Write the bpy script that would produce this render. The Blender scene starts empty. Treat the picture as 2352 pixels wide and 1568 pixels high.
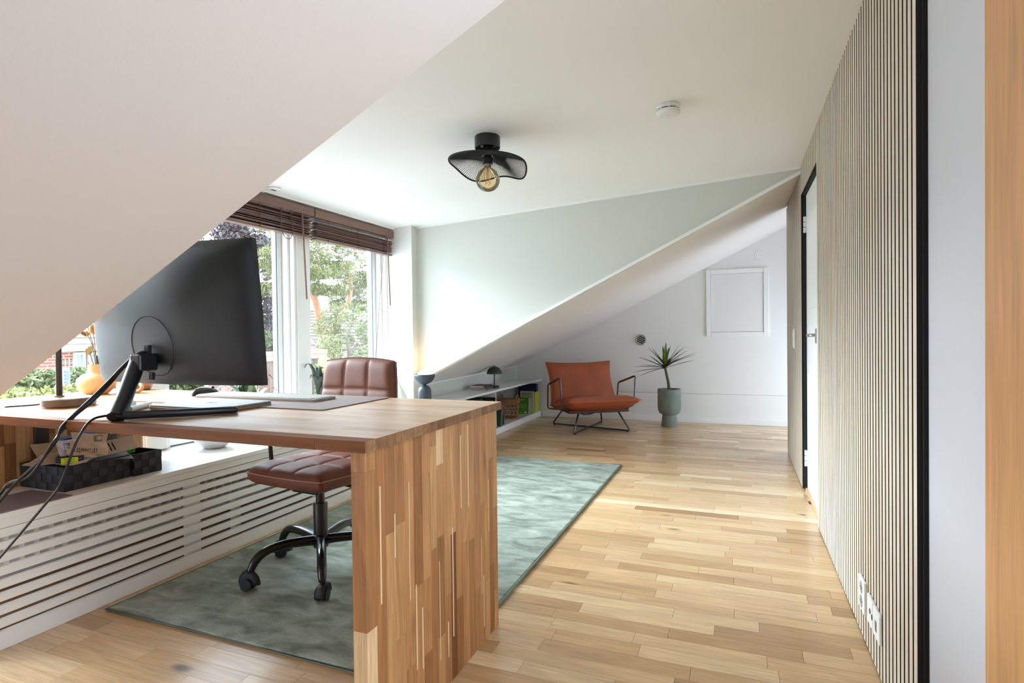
import bpy, bmesh, math, random
from mathutils import Vector, Matrix
random.seed(7)
scene = bpy.context.scene
COL = scene.collection
PI = math.pi

# ------------------------------------------------------------------ camera
YAW, PITCH, ROLL, FPX = -0.379019, -0.0129687, 0.0120585, 1306.82
fw = Vector((math.sin(YAW)*math.cos(PITCH), math.cos(YAW)*math.cos(PITCH), math.sin(PITCH)))
rt = Vector((math.cos(YAW), -math.sin(YAW), 0))
dn = fw.cross(rt)
rt2 = rt*math.cos(ROLL) + dn*math.sin(ROLL)
dn2 = -rt*math.sin(ROLL) + dn*math.cos(ROLL)
cam_data = bpy.data.cameras.new('camera')
cam_data.sensor_width = 36.0
cam_data.lens = FPX/2352*36.0
cam_data.clip_start = 0.02
cam = bpy.data.objects.new('camera', cam_data)
up = -dn2; bk = -fw
cam.matrix_world = Matrix(((rt2.x, up.x, bk.x, 0), (rt2.y, up.y, bk.y, 0), (rt2.z, up.z, bk.z, 1.0), (0, 0, 0, 1)))
COL.objects.link(cam)
scene.camera = cam

# ------------------------------------------------------------------ world, exposure
world = bpy.data.worlds.new('overcast_sky'); scene.world = world
world.use_nodes = True
wn = world.node_tree.nodes; wl = world.node_tree.links
bgn = wn['Background']
bgn.inputs['Color'].default_value = (0.70, 0.845, 1.0, 1)
bgn.inputs['Strength'].default_value = 2.25
sun_data = bpy.data.lights.new('hazy_sun', 'SUN')
sun_data.energy = 7.0; sun_data.angle = math.radians(50); sun_data.color = (0.82, 0.92, 1.0)
sun = bpy.data.objects.new('hazy_sun', sun_data); COL.objects.link(sun)
sun.rotation_euler = Vector((0.84, 0.10, -0.50)).to_track_quat('-Z', 'Y').to_euler()
scene.view_settings.view_transform = 'Standard'
scene.view_settings.look = 'None'
scene.view_settings.gamma = 1.0
scene.view_settings.use_curve_mapping = False
scene.view_settings.exposure = 1.8

# ------------------------------------------------------------------ colour and materials
def lin(c):
    return tuple(((v/255)/12.92 if v/255 <= 0.04045 else ((v/255+0.055)/1.055)**2.4) for v in c) + (1.0,)

def newmat(name):
    m = bpy.data.materials.new(name); m.use_nodes = True
    nt = m.node_tree
    return m, nt.nodes, nt.links, nt.nodes['Principled BSDF']

def plain(name, c, rough=0.5, metal=0.0, bump=0.0, bscale=200.0, var=0.0, vscale=4.0, spec=0.5, sheen=0.0, coat=0.0):
    m, n, l, b = newmat(name)
    col = lin(c)
    b.inputs['Base Color'].default_value = col
    b.inputs['Roughness'].default_value = rough
    b.inputs['Metallic'].default_value = metal
    b.inputs['Specular IOR Level'].default_value = spec
    b.inputs['Sheen Weight'].default_value = sheen
    b.inputs['Coat Weight'].default_value = coat
    if bump or var:
        geo = n.new('ShaderNodeNewGeometry')
    if bump:
        t = n.new('ShaderNodeTexNoise'); t.inputs['Scale'].default_value = bscale; t.inputs['Detail'].default_value = 3
        l.new(geo.outputs['Position'], t.inputs['Vector'])
        bp = n.new('ShaderNodeBump'); bp.inputs['Strength'].default_value = bump; bp.inputs['Distance'].default_value = 0.002
        l.new(t.outputs['Fac'], bp.inputs['Height']); l.new(bp.outputs['Normal'], b.inputs['Normal'])
    if var:
        t = n.new('ShaderNodeTexNoise'); t.inputs['Scale'].default_value = vscale; t.inputs['Detail'].default_value = 5
        l.new(geo.outputs['Position'], t.inputs['Vector'])
        r = n.new('ShaderNodeValToRGB')
        r.color_ramp.elements[0].position = 0.3; r.color_ramp.elements[1].position = 0.7
        r.color_ramp.elements[0].color = tuple(v*(1-var) for v in col[:3])+(1,)
        r.color_ramp.elements[1].color = tuple(min(1, v*(1+var)) for v in col[:3])+(1,)
        l.new(t.outputs['Fac'], r.inputs['Fac']); l.new(r.outputs['Color'], b.inputs['Base Color'])
    return m

def wood(name, cols, axis=0, island=False, rough=0.4, grain=0.35, fine=90.0, knots=0.0, coat=0.0, stretch=14.0):
    """cols: list of sRGB tints picked per stave; axis: grain direction (0 x,1 y,2 z)."""
    m, n, l, b = newmat(name)
    geo = n.new('ShaderNodeNewGeometry')
    if island:
        rnd = geo.outputs['Random Per Island']
    else:
        oi = n.new('ShaderNodeObjectInfo'); rnd = oi.outputs['Random']
    off = n.new('ShaderNodeVectorMath'); off.operation = 'MULTIPLY'
    comb = n.new('ShaderNodeCombineXYZ')
    for k in range(3): l.new(rnd, comb.inputs[k])
    off.inputs[1].default_value = (37.3, 91.7, 53.9)
    l.new(comb.outputs[0], off.inputs[0])
    add = n.new('ShaderNodeVectorMath'); add.operation = 'ADD'
    l.new(geo.outputs['Position'], add.inputs[0]); l.new(off.outputs[0], add.inputs[1])
    sc = n.new('ShaderNodeVectorMath'); sc.operation = 'MULTIPLY'
    s = [fine, fine, fine]; s[axis] = fine/stretch
    sc.inputs[1].default_value = s
    l.new(add.outputs[0], sc.inputs[0])
    t = n.new('ShaderNodeTexNoise'); t.inputs['Scale'].default_value = 1.0; t.inputs['Detail'].default_value = 6
    t.inputs['Roughness'].default_value = 0.6; t.inputs['Distortion'].default_value = 0.6
    l.new(sc.outputs[0], t.inputs['Vector'])
    sc2 = n.new('ShaderNodeVectorMath'); sc2.operation = 'MULTIPLY'
    s2 = [fine*0.22]*3; s2[axis] = fine*0.22/7
    sc2.inputs[1].default_value = s2
    l.new(add.outputs[0], sc2.inputs[0])
    t2 = n.new('ShaderNodeTexNoise'); t2.inputs['Scale'].default_value = 1.0; t2.inputs['Detail'].default_value = 3
    t2.inputs['Distortion'].default_value = 1.2
    l.new(sc2.outputs[0], t2.inputs['Vector'])
    ramp = n.new('ShaderNodeValToRGB')
    cr = ramp.color_ramp
    while len(cr.elements) < len(cols): cr.elements.new(0.5)
    for i, c in enumerate(cols):
        cr.elements[i].position = i/(len(cols)-1) if len(cols) > 1 else 0
    for i, c in enumerate(cols):
        cr.elements[i].color = lin(c)
    l.new(rnd, ramp.inputs['Fac'])
    mr = n.new('ShaderNodeMapRange'); mr.inputs['From Min'].default_value = 0.3; mr.inputs['From Max'].default_value = 0.7
    mr.inputs['To Min'].default_value = 1-grain; mr.inputs['To Max'].default_value = 1+grain*0.45
    l.new(t.outputs['Fac'], mr.inputs['Value'])
    mr2 = n.new('ShaderNodeMapRange'); mr2.inputs['From Min'].default_value = 0.3; mr2.inputs['From Max'].default_value = 0.7
    mr2.inputs['To Min'].default_value = 1-grain*0.6; mr2.inputs['To Max'].default_value = 1+grain*0.3
    l.new(t2.outputs['Fac'], mr2.inputs['Value'])
    mu = n.new('ShaderNodeMath'); mu.operation = 'MULTIPLY'
    l.new(mr.outputs[0], mu.inputs[0]); l.new(mr2.outputs[0], mu.inputs[1])
    mx = n.new('ShaderNodeVectorMath'); mx.operation = 'SCALE'
    l.new(ramp.outputs['Color'], mx.inputs[0]); l.new(mu.outputs[0], mx.inputs['Scale'])
    out = mx.outputs[0]
    if knots > 0:
        sk = n.new('ShaderNodeVectorMath'); sk.operation = 'MULTIPLY'
        s3 = [9.0]*3; s3[axis] = 4.0
        sk.inputs[1].default_value = s3
        l.new(add.outputs[0], sk.inputs[0])
        tv = n.new('ShaderNodeTexVoronoi'); tv.inputs['Scale'].default_value = 0.55
        l.new(sk.outputs[0], tv.inputs['Vector'])
        mk = n.new('ShaderNodeMapRange'); mk.inputs['From Min'].default_value = 0.04; mk.inputs['From Max'].default_value = 0.11
        mk.inputs['To Min'].default_value = 1-knots; mk.inputs['To Max'].default_value = 1.0
        l.new(tv.outputs['Distance'], mk.inputs['Value'])
        mx2 = n.new('ShaderNodeVectorMath'); mx2.operation = 'SCALE'
        l.new(out, mx2.inputs[0]); l.new(mk.outputs[0], mx2.inputs['Scale'])
        out = mx2.outputs[0]
    l.new(out, b.inputs['Base Color'])
    b.inputs['Roughness'].default_value = rough
    b.inputs['Coat Weight'].default_value = coat
    b.inputs['Coat Roughness'].default_value = 0.12
    bp = n.new('ShaderNodeBump'); bp.inputs['Strength'].default_value = 0.12; bp.inputs['Distance'].default_value = 0.001
    l.new(t.outputs['Fac'], bp.inputs['Height']); l.new(bp.outputs['Normal'], b.inputs['Normal'])
    return m

def glass_mat(name, tint=(1, 1, 1), refl=0.5):
    m, n, l, b = newmat(name)
    n.remove(b)
    o = [x for x in n if x.type == 'OUTPUT_MATERIAL'][0]
    tr = n.new('ShaderNodeBsdfTransparent'); tr.inputs['Color'].default_value = tint+(1,)
    gl = n.new('ShaderNodeBsdfGlossy'); gl.inputs['Roughness'].default_value = 0.02
    fr = n.new('ShaderNodeFresnel'); fr.inputs['IOR'].default_value = 1.45
    mm = n.new('ShaderNodeMath'); mm.operation = 'MULTIPLY'; mm.inputs[1].default_value = refl
    l.new(fr.outputs[0], mm.inputs[0])
    mix = n.new('ShaderNodeMixShader')
    l.new(mm.outputs[0], mix.inputs[0]); l.new(tr.outputs[0], mix.inputs[1]); l.new(gl.outputs[0], mix.inputs[2])
    l.new(mix.outputs[0], o.inputs['Surface'])
    return m

def emit_mat(name, c, s):
    m, n, l, b = newmat(name)
    b.inputs['Base Color'].default_value = lin(c)
    b.inputs['Emission Color'].default_value = lin(c)
    b.inputs['Emission Strength'].default_value = s
    return m

WALL_WHITE = plain('white_wall_paint', (238, 236, 233), 0.6, bump=0.12, bscale=420)
CEIL_WHITE = plain('white_ceiling_paint', (246, 245, 243), 0.7, bump=0.12, bscale=420)
SLOPE_WHITE = plain('white_slope_paint', (236, 230, 225), 0.7, bump=0.18, bscale=300)
GREEN_WALL = plain('pale_green_wall_paint', (211, 212, 204), 0.6, bump=0.1, bscale=420)
TRIM_WHITE = plain('white_trim_paint', (243, 242, 240), 0.4)
GLOSS_WHITE = plain('white_lacquer', (238, 238, 236), 0.22)
FRAME_WHITE = plain('white_window_paint', (240, 240, 238), 0.35)
COVER_WHITE = plain('cream_white_lacquer', (247, 245, 240), 0.38)
BLACK_FELT = plain('black_felt', (16, 16, 18), 0.95, bump=0.5, bscale=900)
BLACK_EDGE = plain('black_board_edge', (9, 9, 11), 0.7)
BLACK_METAL = plain('black_powder_coat', (24, 25, 28), 0.35, bump=0.05, bscale=900)
BLACK_GLOSS = plain('black_gloss_metal', (18, 19, 22), 0.22)
BLACK_PLASTIC = plain('black_plastic', (15, 17, 22), 0.42, bump=0.35, bscale=1500)
CABLE = plain('black_cable', (14, 14, 15), 0.45)
STEEL = plain('brushed_steel', (190, 190, 188), 0.3, 1.0)
DARK_STEEL = plain('dark_steel', (92, 92, 98), 0.32, 1.0)
BROWN_LEATHER = plain('brown_leather', (112, 66, 50), 0.5, bump=0.5, bscale=420, var=0.08, vscale=9, spec=0.35)
COGNAC = plain('cognac_leather', (158, 76, 42), 0.45, bump=0.35, bscale=500, var=0.14, vscale=7)
SEAM = plain('dark_seam', (60, 34, 26), 0.7)
FLOORCOLS = [(172, 132, 88), (214, 176, 130), (221, 186, 142), (206, 167, 120), (228, 196, 152), (216, 180, 134), (190, 150, 104), (225, 192, 148), (242, 220, 182)]
FLOOR_WOOD = wood('oak_parquet', FLOORCOLS, 0, False, 0.32, 0.22, 120, 0.75, 0.25, 18)
FLOOR_FAR = wood('oak_parquet_far', FLOORCOLS, 0, True, 0.32, 0.22, 120, 0.75, 0.25, 18)
FLOOR_BASE = plain('parquet_joint', (128, 92, 60), 0.6)
DESKCOLS = [(124, 78, 44), (182, 128, 82), (200, 148, 98), (166, 112, 68), (208, 158, 108), (190, 136, 88), (146, 94, 54), (214, 168, 118), (232, 196, 150)]
DESK_Z = wood('acacia_upright', DESKCOLS, 2, False, 0.42, 0.3, 110, 0.35, 0.0, 22)
DESK_X = wood('acacia_lengthwise', [(178, 138, 102), (194, 156, 118), (202, 164, 126), (188, 148, 110), (208, 172, 136), (196, 158, 120), (174, 132, 96), (212, 178, 142)], 0, False, 0.4, 0.22, 110, 0.2, 0.05, 22)
DESK_FRONT = wood('acacia_front_edge', [(128, 76, 38), (140, 86, 46)], 0, False, 0.6, 0.35, 70, 0.4, 0.0, 16)
for _m in (DESK_FRONT, DESK_Z): _m.node_tree.nodes['Principled BSDF'].inputs['Specular IOR Level'].default_value = 0.2
OAK = wood('oak_casing', [(208, 154, 102), (214, 162, 110)], 2, False, 0.4, 0.2, 90, 0.0, 0.0, 20)
SLAT_WOOD = wood('grey_oak_veneer', [(218, 203, 182), (230, 216, 196), (224, 210, 189), (212, 196, 174), (234, 221, 202)], 2, False, 0.5, 0.16, 160, 0.0, 0.0, 25)
BLIND_WOOD = wood('brown_blind_wood', [(112, 78, 66), (130, 94, 82), (120, 86, 74)], 1, False, 0.35, 0.2, 90, 0.0, 0.15, 20)
BLIND_RAIL = wood('brown_blind_rail', [(120, 84, 70), (126, 90, 76)], 1, False, 0.35, 0.12, 90, 0.0, 0.15, 20)
CORD_BROWN = plain('brown_cord', (84, 58, 48), 0.7)
GLASS = glass_mat('window_glass', (0.97, 0.985, 0.98), 0.12)
AMBER = glass_mat('amber_bulb_glass', (0.95, 0.84, 0.64), 0.9)

# ------------------------------------------------------------------ mesh helpers
class MB:
    def __init__(self):
        self.v = []; self.f = []; self.mi = []
    def face(self, idx, m=0):
        self.f.append(tuple(idx)); self.mi.append(m)
    def poly(self, pts, m=0):
        b = len(self.v); self.v += [tuple(p) for p in pts]; self.face(range(b, b+len(pts)), m); return self
    def box(self, x0, x1, y0, y1, z0, z1, m=0):
        b = len(self.v)
        self.v += [(x0, y0, z0), (x1, y0, z0), (x1, y1, z0), (x0, y1, z0), (x0, y0, z1), (x1, y0, z1), (x1, y1, z1), (x0, y1, z1)]
        for q in ((0, 3, 2, 1), (4, 5, 6, 7), (0, 1, 5, 4), (1, 2, 6, 5), (2, 3, 7, 6), (3, 0, 4, 7)):
            self.face([b+i for i in q], m)
        return self
    def obox(self, c, ux, uy, uz, m=0):
        c = Vector(c); ux = Vector(ux); uy = Vector(uy); uz = Vector(uz)
        b = len(self.v)
        for sz in (-1, 1):
            for sx, sy in ((-1, -1), (1, -1), (1, 1), (-1, 1)):
                self.v.append(tuple(c+ux*sx+uy*sy+uz*sz))
        for q in ((0, 3, 2, 1), (4, 5, 6, 7), (0, 1, 5, 4), (1, 2, 6, 5), (2, 3, 7, 6), (3, 0, 4, 7)):
            self.face([b+i for i in q], m)
        return self
    def prism(self, pts, axis, a, b_, m=0):
        """pts in the two other axes (order x,y,z without axis), extruded from a to b_."""
        n = len(pts); b = len(self.v)
        for val in (a, b_):
            for p in pts:
                q = list(p); q.insert(axis, val); self.v.append(tuple(q))
        self.face([b+i for i in range(n)], m); self.face([b+n+i for i in reversed(range(n))], m)
        for i in range(n):
            j = (i+1) % n
            self.face((b+j, b+i, b+n+i, b+n+j), m)
        return self
    def lathe(self, prof, c=(0, 0, 0), n=32, m=0, cap0=True, cap1=True):
        b = len(self.v); k = len(prof)
        for r, z in prof:
            for i in range(n):
                a = 2*PI*i/n
                self.v.append((c[0]+r*math.cos(a), c[1]+r*math.sin(a), c[2]+z))
        for j in range(k-1):
            for i in range(n):
                i2 = (i+1) % n
                self.face((b+j*n+i, b+j*n+i2, b+(j+1)*n+i2, b+(j+1)*n+i), m)
        if cap0: self.face([b+i for i in reversed(range(n))], m)
        if cap1: self.face([b+(k-1)*n+i for i in range(n)], m)
        return self
    def cyl(self, p0, p1, r, n=16, m=0, r1=None):
        return self.tube([p0, p1], r, n, m, radii=[r, r if r1 is None else r1])
    def tube(self, pts, r, n=10, m=0, closed=False, radii=None, flat=None):
        pts = [Vector(p) for p in pts]; k = len(pts); b = len(self.v)
        prev = None
        for i, p in enumerate(pts):
            if closed: t = (pts[(i+1) % k]-pts[i-1])
            elif i == 0: t = pts[1]-pts[0]
            elif i == k-1: t = pts[-1]-pts[-2]
            else: t = (pts[i+1]-p).normalized()+(p-pts[i-1]).normalized()
            t = t.normalized() if t.length > 1e-9 else Vector((0, 0, 1))
            if prev is None:
                a = Vector((0, 0, 1)) if abs(t.z) < 0.9 else Vector((1, 0, 0))
                u = t.cross(a).normalized()
            else:
                u = (prev-t*prev.dot(t))
                u = u.normalized() if u.length > 1e-9 else t.orthogonal().normalized()
            w = t.cross(u); prev = u
            rr = radii[i] if radii else r
            for j in range(n):
                a = 2*PI*j/n
                fx = flat if flat else 1.0
                self.v.append(tuple(p+u*rr*math.cos(a)+w*rr*fx*math.sin(a)))
        for i in range(k if closed else k-1):
            i2 = (i+1) % k
            for j in range(n):
                j2 = (j+1) % n
                self.face((b+i*n+j, b+i*n+j2, b+i2*n+j2, b+i2*n+j), m)
        if not closed:
            self.face([b+j for j in reversed(range(n))], m); self.face([b+(k-1)*n+j for j in range(n)], m)
        return self
    def sphere(self, c, r, n=20, k=12, m=0, sx=1, sy=1, sz=1):
        b = len(self.v)
        self.v.append((c[0], c[1], c[2]-r*sz))
        for j in range(1, k):
            a = -PI/2+PI*j/k
            for i in range(n):
                q = 2*PI*i/n
                self.v.append((c[0]+r*sx*math.cos(a)*math.cos(q), c[1]+r*sy*math.cos(a)*math.sin(q), c[2]+r*sz*math.sin(a)))
        self.v.append((c[0], c[1], c[2]+r*sz)); last = len(self.v)-1
        for i in range(n):
            i2 = (i+1) % n
            self.face((b, b+1+i2, b+1+i), m)
            self.face((last, b+1+(k-2)*n+i, b+1+(k-2)*n+i2), m)
        for j in range(k-2):
            for i in range(n):
                i2 = (i+1) % n
                self.face((b+1+j*n+i, b+1+j*n+i2, b+1+(j+1)*n+i2, b+1+(j+1)*n+i), m)
        return self
    def grid(self, fn, nu, nv, m=0, wrap=False):
        b = len(self.v)
        for j in range(nv+1):
            for i in range(nu+1):
                self.v.append(tuple(fn(i/nu, j/nv)))
        for j in range(nv):
            for i in range(nu):
                a = b+j*(nu+1)+i
                self.face((a, a+1, a+nu+2, a+nu+1), m)
        return self
    def moved(self, off):
        self.v = [(x-off[0], y-off[1], z-off[2]) for x, y, z in self.v]; return self
    def mesh(self, name, mats, smooth=False, bevel=0.0, seg=2, fix=True):
        me = bpy.data.meshes.new(name)
        me.from_pydata(self.v, [], self.f)
        for m in (mats if isinstance(mats, (list, tuple)) else [mats]): me.materials.append(m)
        me.polygons.foreach_set('material_index', self.mi)
        if bevel or fix:
            bm = bmesh.new(); bm.from_mesh(me)
            if fix:
                bmesh.ops.recalc_face_normals(bm, faces=bm.faces)
            if bevel:
                es = [e for e in bm.edges if len(e.link_faces) == 2 and e.calc_face_angle(0) > 0.5]
                bmesh.ops.bevel(bm, geom=es, offset=bevel, segments=seg, affect='EDGES', profile=0.5, clamp_overlap=True)
            bm.to_mesh(me); bm.free()
        if smooth:
            me.polygons.foreach_set('use_smooth', [True]*len(me.polygons))
            if smooth != 'all':
                me.set_sharp_from_angle(angle=math.radians(40))
        me.update()
        return me
    def build(self, name, mats, parent=None, smooth=False, bevel=0.0, seg=2, fix=True, loc=None):
        o = bpy.data.objects.new(name, self.mesh(name, mats, smooth, bevel, seg, fix))
        COL.objects.link(o)
        if parent is not None: o.parent = parent
        if loc: o.location = loc
        return o

def tag(o, label=None, cat=None, group=None, kind=None):
    if label: o['label'] = label
    if cat: o['category'] = cat
    if group: o['group'] = group
    if kind: o['kind'] = kind
    return o
def thing(name, label, cat, loc=(0, 0, 0), rz=0, group=None):
    o = bpy.data.objects.new(name, None); o.empty_display_size = 0.05
    o.location = loc; o.rotation_euler = (0, 0, rz); COL.objects.link(o)
    return tag(o, label, cat, group)
def struct(name, mb, mats, parent=None, **kw):
    o = mb.build(name, mats, parent, **kw)
    if parent is None: o['kind'] = 'structure'
    return o
UNIT = MB().box(-0.5, 0.5, -0.5, 0.5, -0.5, 0.5)
_unit = {}
def block(name, mat, parent, x0, x1, y0, y1, z0, z1):
    """a plain rectangular piece; alike pieces share one mesh"""
    if mat.name not in _unit: _unit[mat.name] = UNIT.mesh('piece_'+mat.name, mat)
    o = bpy.data.objects.new(name, _unit[mat.name]); COL.objects.link(o)
    p = parent.location if parent is not None else Vector((0, 0, 0))
    o.location = ((x0+x1)/2-p[0], (y0+y1)/2-p[1], (z0+z1)/2-p[2]); o.scale = (x1-x0, y1-y0, z1-z0)
    o.parent = parent
    return o
def arc(c, r, a0, a1, n, plane='xy'):
    out = []
    for i in range(n+1):
        a = a0+(a1-a0)*i/n; s, t = r*math.cos(a), r*math.sin(a)
        if plane == 'xy': out.append((c[0]+s, c[1]+t, c[2]))
        elif plane == 'xz': out.append((c[0]+s, c[1], c[2]+t))
        else: out.append((c[0], c[1]+s, c[2]+t))
    return out
def smoothpath(pts, n=6):
    P = [Vector(p) for p in pts]; out = []
    for i in range(len(P)-1):
        p0 = P[max(i-1, 0)]; p1 = P[i]; p2 = P[i+1]; p3 = P[min(i+2, len(P)-1)]
        for j in range(n):
            t = j/n
            out.append(0.5*((2*p1)+(-p0+p2)*t+(2*p0-5*p1+4*p2-p3)*t*t+(-p0+3*p1-3*p2+p3)*t**3))
    out.append(P[-1]); return out

# ================================================================== SETTING
def slope_z(x): return 1.993+0.4884*(x-0.369)
def ceil_z(x): return 2.034+0.0559*(x-0.369)
WALLX = 0.39
# ---- floor with parquet staves
floor = struct('floor', MB().box(-2.95, 1.4, -1.6, 6.7, -0.12, -0.006), FLOOR_BASE)
staves = []
y = 0.42; row = 0
while y < 6.58:
    x = -2.3-random.random()*0.5
    while x < 0.40:
        L = random.choice((0.28, 0.34, 0.40, 0.46, 0.55))
        x1 = min(x+L, 0.40 if y < 5.14 else 1.3)
        if x1 > -2.3 and not (x > -2.16 and x1 < -0.84 and y > 1.39 and y < 4.16) and x1-x > 0.03:
            staves.append((max(x, -2.34), x1, y))
        x += L
    y += 0.0705; row += 1
def rank(s):
    cx = (s[0]+s[1])/2
    hid = 1000 if (cx < -0.75 and s[2] < 0.95) or (s[2] < 0.75) or cx > 0.38 else 0
    return hid+math.hypot(cx, s[2])
staves.sort(key=rank)
G = 0.0005
for a, b, y in staves[:298]:
    dz = random.uniform(-0.0004, 0.0)
    block('plank', FLOOR_WOOD, floor, a+G, b-G, y+G, y+0.0705-G, -0.008, dz)
mb = MB()
for a, b, y in staves[298:]:
    mb.box(a+G, b-G, y+G, y+0.0705-G, -0.008, random.uniform(-0.0004, 0))
o = mb.build('far_planks', FLOOR_FAR, floor, fix=False); o['kind'] = 'stuff'

# ---- ceilings
c = MB(); x0, x1 = -2.95, 0.47
c.prism([(x0, ceil_z(x0)), (x1, ceil_z(x1)), (x1, ceil_z(x1)+0.1), (x0, ceil_z(x0)+0.1)], 1, 0.80, 4.10)
struct('ceiling', c, CEIL_WHITE)
c = MB(); x0, x1 = -2.55, 0.47
c.prism([(x0, slope_z(x0)), (x1, slope_z(x1)), (x1, slope_z(x1)+0.1), (x0, slope_z(x0)+0.1)], 1, -1.6, 0.985)
struct('wall_near_slope', c, SLOPE_WHITE)
c = MB()
def fslab(x0, x1, y0, y1, t=0.08):
    dz0, dz1 = 0.016*(y0-4.03), 0.016*(y1-4.03); b = len(c.v)
    for y, dz in ((y0, dz0), (y1, dz1)):
        c.v.extend([(x0, y, slope_z(x0)+dz), (x1, y, slope_z(x1)+dz), (x1, y, slope_z(x1)+dz+t), (x0, y, slope_z(x0)+dz+t)])
    for q in ((0, 1, 2, 3), (7, 6, 5, 4), (0, 4, 5, 1), (1, 5, 6, 2), (2, 6, 7, 3), (3, 7, 4, 0)): c.face([b+i for i in q])
fslab(-2.62, 0.375, 4.032, 5.17); fslab(-2.62, 1.4, 5.17, 6.62)
struct('wall_far_slope', c, SLOPE_WHITE)
w = MB(); w.box(-2.95, 0.47, -1.7, -1.6, 0, 2.1)
struct('wall_back', w, WALL_WHITE)
# near dormer cheek above the near slope
c = MB()
xs = (-2.95, -2.2, 0.47)
c.prism([(-2.95, 0.2), (-2.55, slope_z(-2.55)+0.09), (0.36, slope_z(0.36)+0.09), (0.36, ceil_z(0.36)+0.05), (-2.95, ceil_z(-2.95)+0.05)], 1, 0.80, 0.98)
struct('wall_near_cheek', c, GREEN_WALL)
# far cheek, pale green
c = MB()
xa = -2.426
c.prism([(xa, slope_z(xa)-0.02), (0.38, slope_z(0.38)-0.005), (0.38, ceil_z(0.38)+0.05), (xa, ceil_z(xa)+0.05)], 1, 4.03, 4.033)
c.prism([(xa, slope_z(xa)+0.07), (0.38, slope_z(0.38)+0.07), (0.38, ceil_z(0.38)+0.08), (xa, ceil_z(xa)+0.08)], 1, 4.033, 4.12)
struct('wall_cheek', c, GREEN_WALL)
# pillar beside the window: white towards the window, green towards the room
c = MB(); c.box(-2.83, -2.426, 3.943, 4.12, 0.40, ceil_z(-2.426)+0.06)
o = struct('wall_window_return', c, [WALL_WHITE, GREEN_WALL])
for p in o.data.polygons:
    if p.normal.x > 0.9: p.material_index = 1
# knee wall
c = MB(); c.box(-2.62, -2.55, 4.12, 6.6, 0.0, 0.61)
struct('wall_knee', c, GREEN_WALL)
# far gable wall with panel seam
c = MB(); c.box(-2.95, 1.4, 6.56, 6.66, 0.322, 2.6); c.box(-2.95, 1.4, 6.563, 6.66, 0.0, 0.3195)
struct('wall_far', c, WALL_WHITE)
c = MB(); c.box(-2.22, 1.4, 6.548, 6.563, 0.0, 0.062)
struct('baseboard_far', c, TRIM_WHITE, bevel=0.003)
# passage behind the slat wall
struct('wall_passage', MB().box(1.4, 1.46, 4.9, 6.66, 0.95, 2.7), WALL_WHITE)  # unseen; lower part left open to let added sky light into the far end
struct('wall_passage_end', MB().box(0.47, 1.46, 5.09, 5.168, 0, 2.7), WALL_WHITE)
# trims
struct('trim_1', MB().obox(((xa+0.375)/2, 4.024, (ceil_z(xa)+ceil_z(0.375))/2-0.006), ((0.375-xa)/2, 0, (ceil_z(0.375)-ceil_z(xa))/2), (0, 0.006, 0), (0, 0, 0.008)), TRIM_WHITE)
struct('trim_2', MB().obox(((xa+0.375)/2, 4.026, (slope_z(xa)+slope_z(0.375))/2+0.004), ((0.375-xa)/2, 0, (slope_z(0.375)-slope_z(xa))/2), (0, 0.011, 0), (-0.003, 0, 0.010)), TRIM_WHITE)
struct('trim_3', MB().prism([(-2.70, ceil_z(-2.70)-0.014), (-2.585, ceil_z(-2.585)-0.014), (-2.585, ceil_z(-2.585)+0.01), (-2.70, ceil_z(-2.70)+0.01)], 1, 0.985, 3.943), TRIM_WHITE, bevel=0.002)
struct('trim_4', MB().obox((-2.553, 5.335, 0.586), (0.007, 0, 0), (0, 1.215, 0.0194), (0, 0, 0.008)), TRIM_WHITE)

# ---- right wall with door opening, felt panels and wooden slats
DY0, DY1, DZ = 3.25, 4.0, 1.85
w = MB()
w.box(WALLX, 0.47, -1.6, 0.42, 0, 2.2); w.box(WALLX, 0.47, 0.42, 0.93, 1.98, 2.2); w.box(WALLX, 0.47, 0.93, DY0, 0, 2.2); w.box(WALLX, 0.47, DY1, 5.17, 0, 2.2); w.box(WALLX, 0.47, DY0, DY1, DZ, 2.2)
wall_right = struct('wall_right', w, plain('shaded_white_wall_paint', (206, 207, 212), 0.65, bump=0.12, bscale=420))  # white wall; its cool grey shade is put into the paint colour
f = MB()
f.box(0.381, WALLX, 1.508, DY0, 0.004, ceil_z(0.385)); f.box(0.381, WALLX, DY1, 5.168, 0.004, slope_z(0.385)+0.03); f.box(0.381, WALLX, DY0, DY1, DZ, ceil_z(0.385))
f.build('felt_backing', BLACK_FELT, wall_right)
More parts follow.
